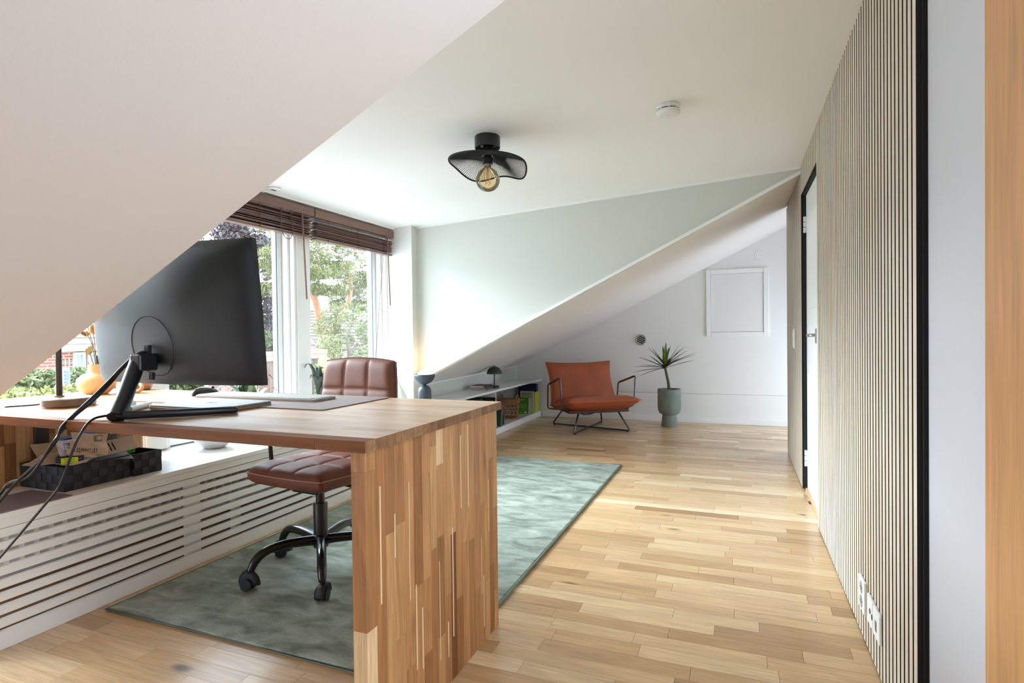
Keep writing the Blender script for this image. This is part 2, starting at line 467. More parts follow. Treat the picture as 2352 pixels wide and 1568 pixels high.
# door jamb lining, black
f = MB()
f.box(0.3815, 0.4, DY1-0.006, DY1+0.012, 0, DZ); f.box(0.3815, 0.4, DY0-0.01, DY0+0.004, 0, DZ); f.box(0.3815, 0.4, DY0, DY1, DZ-0.006, DZ+0.01)
f.build('jamb_lining', BLACK_EDGE, wall_right)
def slat_mesh(name, h, wd=0.0265, top_a=0.0, top_b=0.0):
    m = MB(); m.box(0.370, 0.3808, 0, wd, 0, h)
    me = m.mesh(name, [SLAT_WOOD, BLACK_EDGE])
    for p in me.polygons: p.material_index = 0 if p.normal.x < -0.9 else 1
    return me
SLAT_FULL = slat_mesh('slat_full', ceil_z(0.375)-0.006)
SLAT_OVER = slat_mesh('slat_over_door', ceil_z(0.375)-DZ)
SLAT_LOW = slat_mesh('slat_low', slope_z(0.372)-0.006)
yy = 1.518
while yy < 5.15:
    o = None
    if yy+0.0265 < DY0+0.003: o = bpy.data.objects.new('slat', SLAT_FULL); o.location = (0, yy, 0.005)
    elif yy < DY1-0.001: o = bpy.data.objects.new('slat', SLAT_OVER); o.location = (0, yy, DZ)
    elif yy < 4.02: o = bpy.data.objects.new('slat', SLAT_FULL); o.location = (0, yy, 0.005)
    else: o = bpy.data.objects.new('slat', SLAT_LOW); o.location = (0, yy, 0.005)
    COL.objects.link(o); o.parent = wall_right
    yy += 0.0378
# wooden casing beside the camera
c = MB(); c.box(0.374, 0.3895, 0.95, 1.151, 0, 2.1); c.box(0.3745, 0.46, 0.93, 0.951, 0, 2.1)
struct('trim_5', c, OAK, bevel=0.002)

# ---- door
c = MB(); c.box(0.397, 0.437, DY0+0.005, DY1-0.008, 0.012, DZ-0.008)
door = struct('door_1', c, plain('door_white', (242, 242, 240), 0.35), bevel=0.002)
DW = plain('door_panel_white', (242, 242, 240), 0.35)
for (pa, pb, za, zb) in ((3.33, 3.90, 1.13, 1.72), (3.33, 3.90, 0.82, 1.04), (3.33, 3.90, 0.10, 0.74)):
    m = MB()
    m.box(0.3935, 0.398, pa, pb, za, zb)
    b0 = len(m.v)
    t = 0.045
    m.v += [(0.3935, pa+0.012, za+0.012), (0.3935, pb-0.012, za+0.012), (0.3935, pb-0.012, zb-0.012), (0.3935, pa+0.012, zb-0.012),
            (0.3885, pa+t, za+t), (0.3885, pb-t, za+t), (0.3885, pb-t, zb-t), (0.3885, pa+t, zb-t)]
    for i in range(4):
        j = (i+1) % 4; m.face((b0+i, b0+j, b0+4+j, b0+4+i))
    m.face((b0+4, b0+5, b0+6, b0+7))
    m.build('door_panel', DW, door)
for zc in (1.66, 0.20):
    m = MB(); m.cyl((0.388, DY1-0.012, zc-0.05), (0.388, DY1-0.012, zc-0.018), 0.008, 10); m.cyl((0.388, DY1-0.012, zc-0.014), (0.388, DY1-0.012, zc+0.014), 0.008, 10); m.cyl((0.388, DY1-0.012, zc+0.018), (0.388, DY1-0.012, zc+0.05), 0.008, 10)
    m.box(0.392, 0.3965, DY1-0.045, DY1-0.012, zc-0.045, zc+0.045)
    m.build('hinge', plain('hinge_white', (225, 225, 222), 0.3), door, smooth=True)
m = MB(); m.tube(smoothpath([(0.397, 3.315, 0.975), (0.365, 3.315, 0.975), (0.348, 3.325, 0.975), (0.345, 3.36, 0.975), (0.346, 3.43, 0.973)], 5), 0.009, 10)
m.cyl((0.389, 3.315, 0.975), (0.397, 3.315, 0.975), 0.026, 20)
tag(m.build('door_handle', STEEL, door, smooth=True), 'brushed steel lever handle')
m = MB(); m.box(0.3855, 0.402, DY0, DY1, -0.001, 0.012)
m.build('threshold', plain('oak_threshold', (206, 172, 130), 0.45), door)

# ---- window wall, posts and three windows
w = MB(); w.box(-2.95, -2.83, 0.5, 3.943, 0.0, 0.50); w.box(-2.95, -2.83, 0.5, 3.943, 1.80, 2.0)
wall_left = struct('wall_left', w, WALL_WHITE)
for i, (ya, yb) in enumerate(((0.90, 0.99), (1.87, 2.02), (2.90, 3.05), (3.925, 3.943))):
    m = MB(); m.box(-2.83, -2.665, ya, yb, 0.45, 1.86)
    m.box(-2.665, -2.657, ya+0.02 if i < 3 else ya+0.006, yb-0.02 if i < 3 else yb, 0.45, 1.86)
    struct('trim_%d' % (6+i), m, FRAME_WHITE, bevel=0.003)
WINS = ((0.99, 1.87), (2.02, 2.90), (3.05, 3.925))
for i, (ya, yb) in enumerate(WINS):
    m = MB(); fx0, fx1, t = -2.83, -2.70, 0.02
    m.box(fx0, fx1, ya, ya+t, 0.45, 1.82); m.box(fx0, fx1, yb-t, yb, 0.45, 1.82)
    m.box(fx0, fx1, ya+t, yb-t, 0.45, 0.50); m.box(fx0, fx1, ya+t, yb-t, 1.78, 1.82)
    win = struct('window_%d' % (i+1), m, FRAME_WHITE, bevel=0.003)
    sa, sb, za, zb = ya+t+0.003, yb-t-0.003, 0.503, 1.777
    s = 0.035
    m = MB()
    m.box(-2.787, -2.745, sa, sa+s, za, zb); m.box(-2.787, -2.745, sb-s, sb, za, zb)
    m.box(-2.787, -2.745, sa+s, sb-s, za, za+s); m.box(-2.787, -2.745, sa+s, sb-s, zb-s, zb)
    m.build('sash', FRAME_WHITE, win, bevel=0.004)
    m = MB(); bx0, bx1 = -2.766, -2.75
    q = 0.008
    m.box(bx0, bx1, sa+s, sa+s+q, za+s, zb-s); m.box(bx0, bx1, sb-s-q, sb-s, za+s, zb-s); m.box(bx0, bx1, sa+s, sb-s, za+s, za+s+q)
    m.build('glazing_bead', plain('grey_seal', (120, 132, 145), 0.5), win)
    m = MB(); m.box(-2.776, -2.772, sa+s-0.002, sb-s+0.002, za+s-0.002, zb-s+0.002)
    m.build('pane', GLASS, win)

# ================================================================== RADIATOR COVER BENCH AND SHELF
BZ = 0.443
bench = thing('radiator_cover', 'long white window bench with horizontal slatted radiator grille', 'radiator cover', (-2.22, 2.4, 0))
def bb(name, mat, x0, x1, y0, y1, z0, z1, bev=0.002, parent=None):
    m = MB().box(x0, x1, y0, y1, z0, z1); m.moved((-2.22, 2.4, 0))
    return m.build(name, mat, parent or bench, bevel=bev)
bb('bench_top', COVER_WHITE, -2.829, -2.203, 0.99, 3.942, 0.424, BZ)
bb('fascia', COVER_WHITE, -2.236, -2.208, 0.99, 4.03, 0.394, 0.4235)
gz = [0.355, 0.316, 0.275, 0.232, 0.190, 0.149, 0.106, 0.064]
tops = [0.390]+[g-0.007 for g in gz[:-1]]
bots = [g+0.007 for g in gz]
for zt, zb in zip(tops, bots):
    bb('slat', COVER_WHITE, -2.232, -2.216, 0.99, 4.03, zb, zt, 0.0015)
bb('plinth', COVER_WHITE, -2.234, -2.214, 0.99, 2.32, 0.0, 0.0585)
bb('plinth', COVER_WHITE, -2.234, -2.214, 2.3215, 4.03, 0.0, 0.0585)
for ya in (0.995, 1.755, 2.55, 3.45):
    bb('stile', COVER_WHITE, -2.246, -2.2325, ya, ya+0.075, 0.0, 0.394, 0.001)
rad = thing('radiator', 'ribbed white radiator half hidden behind the bench grille', 'radiator', (-2.42, 2.2, 0.0))
m = MB().box(-2.50, -2.40, 1.0, 3.7, 0.20, 0.37); m.moved((-2.42, 2.2, 0)); m.build('radiator_body', plain('radiator_grey', (196, 194, 188), 0.5), rad, bevel=0.004)
FIN = None
for k in range(56):
    o = block('fin', COVER_WHITE, rad, -2.40, -2.375, 1.04+k*0.047, 1.044+k*0.047, 0.21, 0.36)
for ya in (1.05, 2.2, 3.45): block('bracket', COVER_WHITE, rad, -2.47, -2.43, ya, ya+0.03, 0.0, 0.20)

SZ = 0.45
shelf = thing('low_shelf', 'long low white wall shelf under the far roof slope', 'shelf', (-2.24, 5.3, 0))
def sb_(name, mat, x0, x1, y0, y1, z0, z1, bev=0.002):
    m = MB().box(x0, x1, y0, y1, z0, z1); m.moved((-2.24, 5.3, 0)); return m.build(name, mat, shelf, bevel=bev)
sb_('top_board', GLOSS_WHITE, -2.549, -2.225, 4.04, 6.558, SZ-0.02, SZ)
sb_('bottom_board', GLOSS_WHITE, -2.549, -2.240, 4.04, 6.558, 0.042, 0.06)
sb_('plinth', TRIM_WHITE, -2.255, -2.2395, 4.04, 6.546, 0.0, 0.0635)
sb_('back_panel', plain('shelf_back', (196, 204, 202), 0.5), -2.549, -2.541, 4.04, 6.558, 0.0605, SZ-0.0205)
for yd in (4.04, 5.285, 6.54):
    sb_('divider', GLOSS_WHITE, -2.5405, -2.29, yd, yd+0.016, 0.0605, SZ-0.0205)

# ================================================================== RUG
RUG = bpy.data.materials.new('green_pile'); RUG.use_nodes = True
n = RUG.node_tree.nodes; l = RUG.node_tree.links; b = n['Principled BSDF']
geo = n.new('ShaderNodeNewGeometry')
t1 = n.new('ShaderNodeTexNoise'); t1.inputs['Scale'].default_value = 7.5; t1.inputs['Detail'].default_value = 6; t1.inputs['Roughness'].default_value = 0.62; t1.inputs['Distortion'].default_value = 0.7
mp = n.new('ShaderNodeMapping'); mp.inputs['Scale'].default_value = (0.8, 1.7, 1)
l.new(geo.outputs['Position'], mp.inputs['Vector']); l.new(mp.outputs[0], t1.inputs['Vector'])
t2 = n.new('ShaderNodeTexNoise'); t2.inputs['Scale'].default_value = 260; t2.inputs['Detail'].default_value = 2
l.new(geo.outputs['Position'], t2.inputs['Vector'])
ad = n.new('ShaderNodeMath'); ad.operation = 'MULTIPLY_ADD'; ad.inputs[1].default_value = 0.28; 
l.new(t2.outputs['Fac'], ad.inputs[0]); l.new(t1.outputs['Fac'], ad.inputs[2])
rp = n.new('ShaderNodeValToRGB'); rp.color_ramp.elements[0].position = 0.42; rp.color_ramp.elements[1].position = 0.86
rp.color_ramp.elements[0].color = lin((82, 94, 80)); rp.color_ramp.elements[1].color = lin((176, 186, 172))
l.new(ad.outputs[0], rp.inputs['Fac']); l.new(rp.outputs['Color'], b.inputs['Base Color'])
b.inputs['Roughness'].default_value = 0.8; b.inputs['Sheen Weight'].default_value = 0.12; b.inputs['Sheen Roughness'].default_value = 0.4
bp = n.new('ShaderNodeBump'); bp.inputs['Strength'].default_value = 0.8; bp.inputs['Distance'].default_value = 0.004
l.new(t2.outputs['Fac'], bp.inputs['Height']); l.new(bp.outputs['Normal'], b.inputs['Normal'])
rug = thing('rug', 'sage green short pile rug under the desk and chair', 'rug', (-1.49, 2.81, 0))
RX0, RX1, RY0, RY1 = -2.165, -0.825, 1.375, 4.255
m = MB().box(RX0+0.006, RX1-0.006, RY0+0.006, RY1-0.006, 0.0005, 0.012); m.moved((-1.49, 2.81, 0)); m.build('pile', RUG, rug, bevel=0.003)
m = MB(); zc = 0.0065
m.tube([(RX0, RY0, zc), (RX1, RY0, zc), (RX1, RY1, zc), (RX0, RY1, zc)], 0.006, 8, closed=True)
m.moved((-1.49, 2.81, 0)); m.build('edge_binding', plain('green_binding', (108, 120, 106), 0.75), rug, smooth=True)

# ================================================================== DESK
DX0, DX1, DYA, DYB, DT, DB = -2.70, -0.762, 1.035, 1.805, 0.768, 0.742
desk = thing('desk', 'large acacia butcher block desk with solid slab legs', 'desk', (-1.73, 1.42, 0))
dl = Vector((-1.73, 1.42, 0))
m = MB().box(DX0+0.004, DX1-0.004, DYA+0.004, DYB-0.004, DB+0.002, DT-0.004); m.moved(dl)
top = m.build('tabletop', DESK_FRONT, desk)
g = 0.0002; nrow = 19; rw = (DYB-DYA)/nrow
def dblock(name, mat, par, *a):
    o = block(name, mat, None, *a); o.location -= dl; o.parent = par; return o
for r in range(nrow):
    x = DX0
    first = True
    while x < DX1-0.01:
        L = random.choice((0.22, 0.3, 0.38, 0.5, 0.62)) if not first else random.uniform(0.12, 0.5)
        if r == 0: L = random.choice((0.9, 1.1))
        first = False
        x1 = x+L
        if DX1-x1 < 0.1: x1 = DX1
        dblock('stave', DESK_FRONT if r == 0 else DESK_X, top, x+g, x1-g, DYA+r*rw+g, DYA+(r+1)*rw-g, DB, DT)
        x = x1
END_WOOD = wood('acacia_end_grain', [(120, 82, 52), (150, 108, 72), (136, 94, 60), (164, 122, 84)], 2, False, 0.6, 0.4, 160, 0.0, 0.0, 2.0)
for r in range(nrow):
    dblock('end_grain', END_WOOD, top, DX1-0.0005, DX1+0.0007, DYA+r*rw+g, DYA+(r+1)*rw-g, DB, DT-0.0003)
def leg_panel(xa, xb, ya, yb, za, zb, ncol, lens):
    m = MB().box(xa+0.003, xb-0.003, ya+0.003, yb-0.003, za+0.002, zb-0.001); m.moved(dl)
    leg = m.build('leg', DESK_FRONT, desk)
    cw = (yb-ya)/ncol
    widths = []
    yk = ya
    while yk < yb-0.012:
        wv = random.choice((cw*0.85, cw, cw, cw*1.1))
        y1 = yk+wv
        if yb-y1 < cw*0.6: y1 = yb
        z = za-random.uniform(0, 0.3)
        while z < zb-0.004:
            L = random.choice(lens); z1 = min(z+L, zb)
            if z1 > za+0.02: dblock('stave', DESK_Z, leg, xa, xb, yk+g, y1-g, max(z, za)+g, z1-g)
            z = z1
        yk = y1
    return leg
random.seed(21)
leg_panel(-0.812, -0.775, 1.05, 1.79, 0.0, DB, 19, (0.2, 0.28, 0.36, 0.46, 0.6))
SAP = wood('acacia_sapwood', [(232, 200, 154), (240, 212, 170)], 2, False, 0.5, 0.1, 110, 0.0, 0.0, 22)
rs = random.Random(5); mainleg = [c for c in desk.children if c.name.startswith('leg')][0]
for k in range(13):
    yv = 1.07+0.7*(k+rs.random())/13; z0 = rs.uniform(0.02, 0.5); z1 = min(0.735, z0+rs.uniform(0.1, 0.32)); wv = rs.uniform(0.0025, 0.006)
    dblock('sapwood_strip', SAP, mainleg, -0.7755, -0.7746, yv, yv+wv, z0, z1)
leg_panel(-2.592, -2.556, 1.06, 1.80, BZ+0.0005, DB, 17, (0.18, 0.3, 0.4))
for (ya, za, zb) in ((1.39, 0.55, 0.7415), (1.655, 0.56, 0.7415)):
    m = MB().box(-2.5555, -2.549, ya-0.026, ya+0.026, za, zb); m.box(-2.5555, -2.43, ya-0.02, ya+0.02, 0.7355, 0.7415); m.moved(dl)
    br = m.build('bracket', BLACK_METAL, desk, bevel=0.002)
    for zz in (za+0.03, zb-0.035):
        m = MB().sphere((-2.549, ya, zz), 0.007, 10, 6, sx=0.5); m.moved(dl); m.build('screw', STEEL, br, smooth=True)


# ================================================================== CUSHIONS
def squircle(u, v, k):
    return u*math.sqrt(max(0, 1-k*v*v/2)), v*math.sqrt(max(0, 1-k*u*u/2))
def cellpuff(t, cells):
    c = (t*0.5+0.5)*cells; s = 2*(c-math.floor(min(c, cells-1e-6)))-1
    return (1-abs(s)**5)
def tufted(mb, W, D, T, cx, cy, puff, k, to3, nu=48, nv=48, edge=4.0):
    """closed cushion; local (a,b,h) -> to3(a,b,h); h from 0 (back) to T (face)"""
    def top(i, j):
        u, v = 2*i-1, 2*j-1
        x, y = squircle(u, v, k)
        e = ((1-abs(u)**14)*(1-abs(v)**14))**0.5
        p = (cellpuff(u, cx)*cellpuff(v, cy))**0.5
        dome = (1-0.25*u*u)*(1-0.25*v*v)
        return to3(x*W/2, y*D/2, T*0.55+e*(T*0.30+puff*p+T*0.15*dome))
    def bot(i, j):
        u, v = 2*i-1, 2*j-1
        x, y = squircle(u, v, k)
        e = ((1-abs(u)**10)*(1-abs(v)**10))**0.5
        return to3(x*W/2*0.985, y*D/2*0.985, T*0.25-e*T*0.25)
    b0 = len(mb.v); mb.grid(top, nu, nv); b1 = len(mb.v); mb.grid(bot, nu, nv)
    ring = [i for i in range(nu+1)]+[(j)*(nu+1)+nu for j in range(1, nv+1)]+[nv*(nu+1)+i for i in range(nu-1, -1, -1)]+[j*(nu+1) for j in range(nv-1, 0, -1)]
    for a in range(len(ring)):
        c = (a+1) % len(ring)
        mb.face((b0+ring[a], b0+ring[c], b1+ring[c], b1+ring[a]))
    return mb

# ================================================================== OFFICE CHAIR
ch = thing('office_chair', 'brown leather swivel office chair with tufted seat and black five-star base', 'office chair', (-1.64, 1.915, 0.0125), math.radians(-5))
SH = 0.40
m = MB(); tufted(m, 0.43, 0.42, 0.078, 3, 3, 0.010, 0.28, lambda a, b, h: (a, b, SH+h-0.012+0.012*(-b/0.21)*0.3)); seat = m.build('seat', BROWN_LEATHER, ch, smooth='all')
# stitched piping round the seat
def sq_ring(W, D, k, to3, n=80):
    out = []
    for i in range(n):
        t = i/n*4; s = int(t); f = t-s
        u, v = [(2*f-1, -1), (1, 2*f-1), (1-2*f, 1), (-1, 1-2*f)][s]
        x, y = squircle(u, v, k); out.append(to3(x*W/2, y*D/2))
    return out
m = MB().tube(sq_ring(0.432, 0.422, 0.28, lambda a, b: (a, b, SH+0.036+0.012*(-b/0.21)*0.3)), 0.0022, 6, closed=True); m.build('piping', plain('light_stitch', (176, 132, 112), 0.6), seat, smooth='all')
def back3(a, b, h):
    yb = 0.215+0.045*(b/0.18)*0.35-0.5*a*a*0.35
    return (a, yb-h+0.065, 0.677+b)
m = MB(); tufted(m, 0.425, 0.42, 0.062, 3, 3, 0.011, 0.26, back3); bk_ = m.build('backrest', BROWN_LEATHER, ch, smooth='all')
m = MB().tube(sq_ring(0.427, 0.422, 0.26, lambda a, b: back3(a, b, 0.034)), 0.0022, 6, closed=True); m.build('piping', plain('dark_stitch', (92, 58, 46), 0.6), bk_, smooth='all')
m = MB(); m.box(-0.07, 0.07, -0.09, 0.11, SH-0.052, SH-0.008); m.build('tilt_mechanism', BLACK_METAL, ch, bevel=0.008)
m = MB(); m.tube(smoothpath([(0, 0.08, SH-0.035), (0, 0.22, SH-0.04), (0, 0.285, SH+0.0), (0, 0.292, SH+0.1), (0, 0.285, 0.70)], 6), 0.016, 10, flat=1.8); m.build('back_support', BLACK_METAL, ch, smooth='all')
for sx in (-1, 1):
    m = MB(); m.tube(smoothpath([(sx*0.06, 0.04, SH-0.03), (sx*0.24, 0.03, SH-0.03), (sx*0.30, 0.02, SH+0.01), (sx*0.31, 0.015, SH+0.08), (sx*0.31, 0.01, SH+0.2), (sx*0.305, 0.04, SH+0.245), (sx*0.29, 0.14, SH+0.25), (sx*0.25, 0.24, SH+0.25), (sx*0.14, 0.265, SH+0.25), (sx*0.02, 0.275, SH+0.25)], 6), 0.0095, 10)
    m.build('armrest', BLACK_GLOSS, ch, smooth='all')
m = MB(); m.lathe([(0.03, 0.105), (0.034, 0.12), (0.034, 0.155), (0.029, 0.16), (0.029, 0.285), (0.026, 0.292)], n=24); m.build('column_cover', BLACK_METAL, ch, smooth=True)
m = MB(); m.lathe([(0.018, 0.285), (0.018, SH-0.05)], n=20); m.build('gas_lift', BLACK_GLOSS, ch, smooth=True)
for k in range(5):
    a = math.radians(-121+5+72*k)
    cx_, sy_ = math.cos(a), math.sin(a)
    m = MB()
    P = [(0.02, 0.135, 0.022), (0.08, 0.142, 0.020), (0.15, 0.146, 0.019), (0.215, 0.138, 0.0175), (0.255, 0.112, 0.018), (0.275, 0.078, 0.015), (0.278, 0.066, 0.012)]
    pts = smoothpath([(p[0]*cx_, p[0]*sy_, p[1]) for p in P], 4)
    rr = []
    for i in range(len(P)-1):
        for j in range(4): rr.append(P[i][2]+(P[i+1][2]-P[i][2])*j/4)
    rr.append(P[-1][2])
    m.tube(pts, 0.018, 12, radii=rr); leg = m.build('leg', BLACK_GLOSS, ch, smooth='all')
    c = MB(); rot = a+math.radians(25*(k-2)); ux = Vector((math.cos(rot), math.sin(rot), 0)); uy = Vector((-math.sin(rot), math.cos(rot), 0))
    cc = Vector((0.284*cx_, 0.284*sy_, 0.0)); 
    for s in (-1, 1):
        c.cyl(cc+uy*s*0.007+Vector((0, 0, 0.025)), cc+uy*s*0.022+Vector((0, 0, 0.025)), 0.0245, 20)
    hood = [cc+ux*0.026*math.cos(t)+Vector((0, 0, 0.028+0.027*math.sin(t))) for t in [math.radians(q) for q in range(-10, 191, 20)]]
    c.tube(hood, 0.012, 8, flat=2.0)
    c.cyl(cc+Vector((0, 0, 0.05)), cc+Vector((0, 0, 0.072)), 0.008, 10)
    c.build('castor', BLACK_PLASTIC, leg, smooth=True)

# ================================================================== MONITOR ON THE DESK
mon = thing('monitor', 'large black curved monitor seen from behind on slanted V foot stand', 'monitor', (-1.62, 1.06, DT))
ml = Vector((-1.62, 1.06, DT))
MC = Vector((-1.663, 1.238, 0.856)); MW, MH = 0.735, 0.432
mrot = math.radians(-0.5); tilt = math.radians(4.7)
def mpos(a, h, d):
    """a across, h up from lower edge, d depth away from the camera"""
    y = d+0.03*(a/(MW/2))**2-h*math.tan(tilt)
    return MC+Vector((a*math.cos(mrot)-y*math.sin(mrot), a*math.sin(mrot)+y*math.cos(mrot), h))
def shell(i, j):
    u, v = 2*i-1, 2*j-1
    x, z = squircle(u, v, 0.035)
    e = (1-abs(u)**16)*(1-abs(v)**12)
    return mpos(x*MW/2, (z*0.5+0.5)*MH, 0.018-0.022*e-0.02*max(0, 1-(v/0.9)**2)*max(0, 1-u*u)) - ml
m = MB(); m.grid(shell, 60, 36)
def front(i, j):
    u, v = 2*i-1, 2*j-1; x, z = squircle(u, v, 0.035)
    return mpos(x*MW/2, (z*0.5+0.5)*MH, 0.034) - ml
b0 = 0; b1 = len(m.v); m.grid(front, 60, 36); nu, nv = 60, 36
ring = [i for i in range(nu+1)]+[(j)*(nu+1)+nu for j in range(1, nv+1)]+[nv*(nu+1)+i for i in range(nu-1, -1, -1)]+[j*(nu+1) for j in range(nv-1, 0, -1)]
for a in range(len(ring)):
    c = (a+1) % len(ring); m.face((b0+ring[a], b0+ring[c], b1+ring[c], b1+ring[a]))
housing = m.build('housing', BLACK_PLASTIC, mon, smooth=True)
def depth_at(a, h):
    u = a/(MW/2); v = 2*h/MH-1
    e = (1-abs(u)**16)*(1-abs(v)**12)
    return 0.018-0.022*e-0.02*max(0, 1-(v/0.9)**2)*max(0, 1-u*u)
m = MB(); pts = []
for k in range(64):
    t = 2*PI*k/64; a = -0.007+0.091*math.cos(t); h = 0.120+0.092*math.sin(t)
    pts.append(mpos(a, h, depth_at(a, h)+0.0004)-ml)
m.tube(pts, 0.0012, 6, closed=True); m.build('round_cover_groove', BLACK_EDGE, housing, smooth='all')
hx, hh = -0.014, 0.074
hc = mpos(hx, hh, -0.03)-ml
m = MB(); m.obox(mpos(hx+0.0, hh-0.002, -0.042)-ml, (0.022, 0, 0), (0, 0.03, 0), (0, 0, 0.026)); m.build('stand_head', BLACK_METAL, mon, bevel=0.006)
m = MB(); m.obox(mpos(hx, hh+0.018, -0.028)-ml, (0.012, 0, 0), (0, 0.006, 0), (0, 0, 0.032)); m.obox(mpos(hx+0.006, hh-0.045, -0.026)-ml, (0.012, 0, 0), (0, 0.004, 0), (0, 0, 0.012)); m.build('mount_slot', BLACK_EDGE, mon, bevel=0.004)
m = MB(); m.tube([(0.0, 0.004, 0.012), (-0.03, 0.05, 0.06), (-0.075, 0.125, 0.165)], 0.022, 20); m.build('stand_post', BLACK_METAL, mon, smooth=True)
for (ex, ey) in ((0.205, 0.235), (-0.285, 0.25)):
    m = MB(); d = Vector((ex, ey, 0)).normalized()
    m.tube([Vector((0.0, 0.006, 0.016)), Vector((ex, ey, 0))-d*0.006+Vector((0, 0, 0.013)), Vector((ex, ey, 0.013))], 0.0115, 12, radii=[0.0115, 0.011, 0.006]); ft = m.build('stand_foot', BLACK_METAL, mon, smooth=True)
    m = MB(); m.tube([Vector((0, 0.006, 0.002))+d*0.03, Vector((ex, ey, 0.0018))], 0.006, 6, flat=0.25); m.build('foot_pad', plain('grey_rubber', (150, 146, 140), 0.6), ft)
m = MB(); p = mpos(-0.342, 0.075, depth_at(-0.342, 0.075))-ml; m.obox(p, (0.008, 0.0, 0), (0, 0.003, 0), (0, 0, 0.016)); m.build('port_cover', BLACK_GLOSS, mon, bevel=0.003)
cu = bpy.data.curves.new('emblem_text', 'FONT'); cu.body = 'U'; cu.size = 0.014; cu.extrude = 0.0003
tx = bpy.data.objects.new('emblem', bpy.data.meshes.new_from_object(bpy.data.objects.new('tmp_text', cu)))
tx.data.materials.append(plain('grey_print', (130, 130, 132), 0.5)); COL.objects.link(tx); tx.parent = mon
tx.location = mpos(-0.118, 0.285, depth_at(-0.118, 0.285)-0.0012)-ml; tx.rotation_euler = (PI/2+tilt, 0, 0)
CAB = [
 [(-1.678, 1.205, 0.962), (-1.695, 1.182, 0.953), (-1.737, 1.165, 0.915), (-1.767, 1.15, 0.879), (-1.779, 1.1, 0.825), (-1.793, 1.06, 0.782), (-1.784, 1.022, 0.752), (-1.769, 1.0, 0.72), (-1.803, 0.98, 0.667), (-1.855, 0.96, 0.619), (-1.899, 0.93, 0.556), (-1.963, 0.9, 0.462)],
 [(-1.684, 1.205, 0.957), (-1.704, 1.182, 0.944), (-1.745, 1.165, 0.903), (-1.770, 1.15, 0.866), (-1.769, 1.1, 0.820), (-1.793, 1.06, 0.776), (-1.788, 1.02, 0.735), (-1.771, 0.99, 0.71), (-1.835, 0.97, 0.625), (-1.897, 0.95, 0.6), (-1.919, 0.94, 0.57), (-1.95, 0.9, 0.503)],
 [(-1.60, 1.29, 0.774), (-1.66, 1.24, 0.773), (-1.716, 1.2, 0.774), (-1.703, 1.1, 0.778), (-1.691, 1.045, 0.773), (-1.682, 1.01, 0.740), (-1.687, 0.99, 0.691), (-1.702, 0.97, 0.612), (-1.742, 0.96, 0.563), (-1.803, 0.94, 0.492), (-1.885, 0.92, 0.405), (-1.948, 0.9, 0.332)]]
CL = ['upper black monitor cable hanging from the mount over the desk edge', 'lower black monitor cable running just beneath another from the mount', 'thin black cable looping over the desk front beside the monitor stand']
for pts, lab in zip(CAB, CL):
    m = MB().tube(smoothpath(pts, 7), 0.0042 if lab[0] != 't' else 0.0034, 8)
    o = m.moved(pts[0]).build('cable', CABLE, None, smooth='all'); o.location = pts[0]; tag(o, lab, 'cable', 'cables off the front of the desk')

# ================================================================== THINGS ON THE DESK
mat_ = MB(); 
def rrect(x0, x1, y0, y1, r, n=6):
    out = []
    for cx, cy, a0 in ((x1-r, y1-r, 0), (x0+r, y1-r, PI/2), (x0+r, y0+r, PI), (x1-r, y0+r, 1.5*PI)):
        for i in range(n+1):
            a = a0+PI/2*i/n; out.append((cx+r*math.cos(a), cy+r*math.sin(a)))
    return out
o = MB().prism([(x+1.66, y-1.61) for x, y in rrect(-2.12, -1.205, 1.425, 1.798, 0.02)], 2, 0, 0.003).build('desk_mat', plain('taupe_leatherette', (132, 112, 106), 0.5, bump=0.3, bscale=700)); o.location = (-1.66, 1.61, DT+0.0006)
tag(o, 'taupe leather desk mat lying on the wooden desk top', 'desk mat')
# laptop
lp = thing('laptop', 'closed silver laptop lying on the desk behind the monitor foot', 'laptop', (-1.63, 1.385, DT), math.radians(-1))
ALU = plain('space_grey_aluminium', (150, 146, 140), 0.5, 0.4, spec=0.3)
ALU_D = plain('aluminium_edge', (150, 138, 126), 0.35, 0.85)
m = MB().prism(rrect(-0.158, 0.158, -0.108, 0.108, 0.012), 2, 0.0012, 0.0105); m.build('base', ALU_D, lp, bevel=0.0012)
m = MB().prism(rrect(-0.158, 0.158, -0.108, 0.108, 0.012), 2, 0.0112, 0.0165); m.build('lid', ALU, lp, bevel=0.0016)
for sx, sy in ((-1, -1), (1, -1), (1, 1), (-1, 1)):
    m = MB().cyl((sx*0.13, sy*0.085, 0), (sx*0.13, sy*0.085, 0.0014), 0.008, 12); m.build('foot', BLACK_PLASTIC, lp)
m = MB()
ap = []
for k in range(40):
    t = 2*PI*k/40
    r = 0.0165*(1+0.07*math.cos(2*t))*(1-0.16*math.exp(-((t-PI/2)/0.35)**2)-0.08*math.exp(-((t-1.5*PI)/0.3)**2))
    x, yv = r*math.cos(t), r*math.sin(t)
    if x > 0.009: x = 0.009+(x-0.009)*0.25 if abs(yv) < 0.009 else x
    ap.append((x, yv))
m.prism(ap, 2, 0.0165, 0.0168); m.prism([(0.0, 0.018), (0.003, 0.019), (0.006, 0.025), (0.002, 0.023)], 2, 0.0165, 0.0168)
m.build('emblem', plain('dark_mirror_emblem', (40, 40, 44), 0.2, 0.9), lp)
m = MB().tube(smoothpath([(0.15, -0.1085, 0.008), (0.16, -0.125, 0.012), (0.185, -0.122, 0.013), (0.192, -0.105, 0.010), (0.188, -0.09, 0.006)], 6), 0.0028, 8)
m.build('charging_plug', plain('white_cable', (225, 225, 225), 0.4), lp, smooth='all')
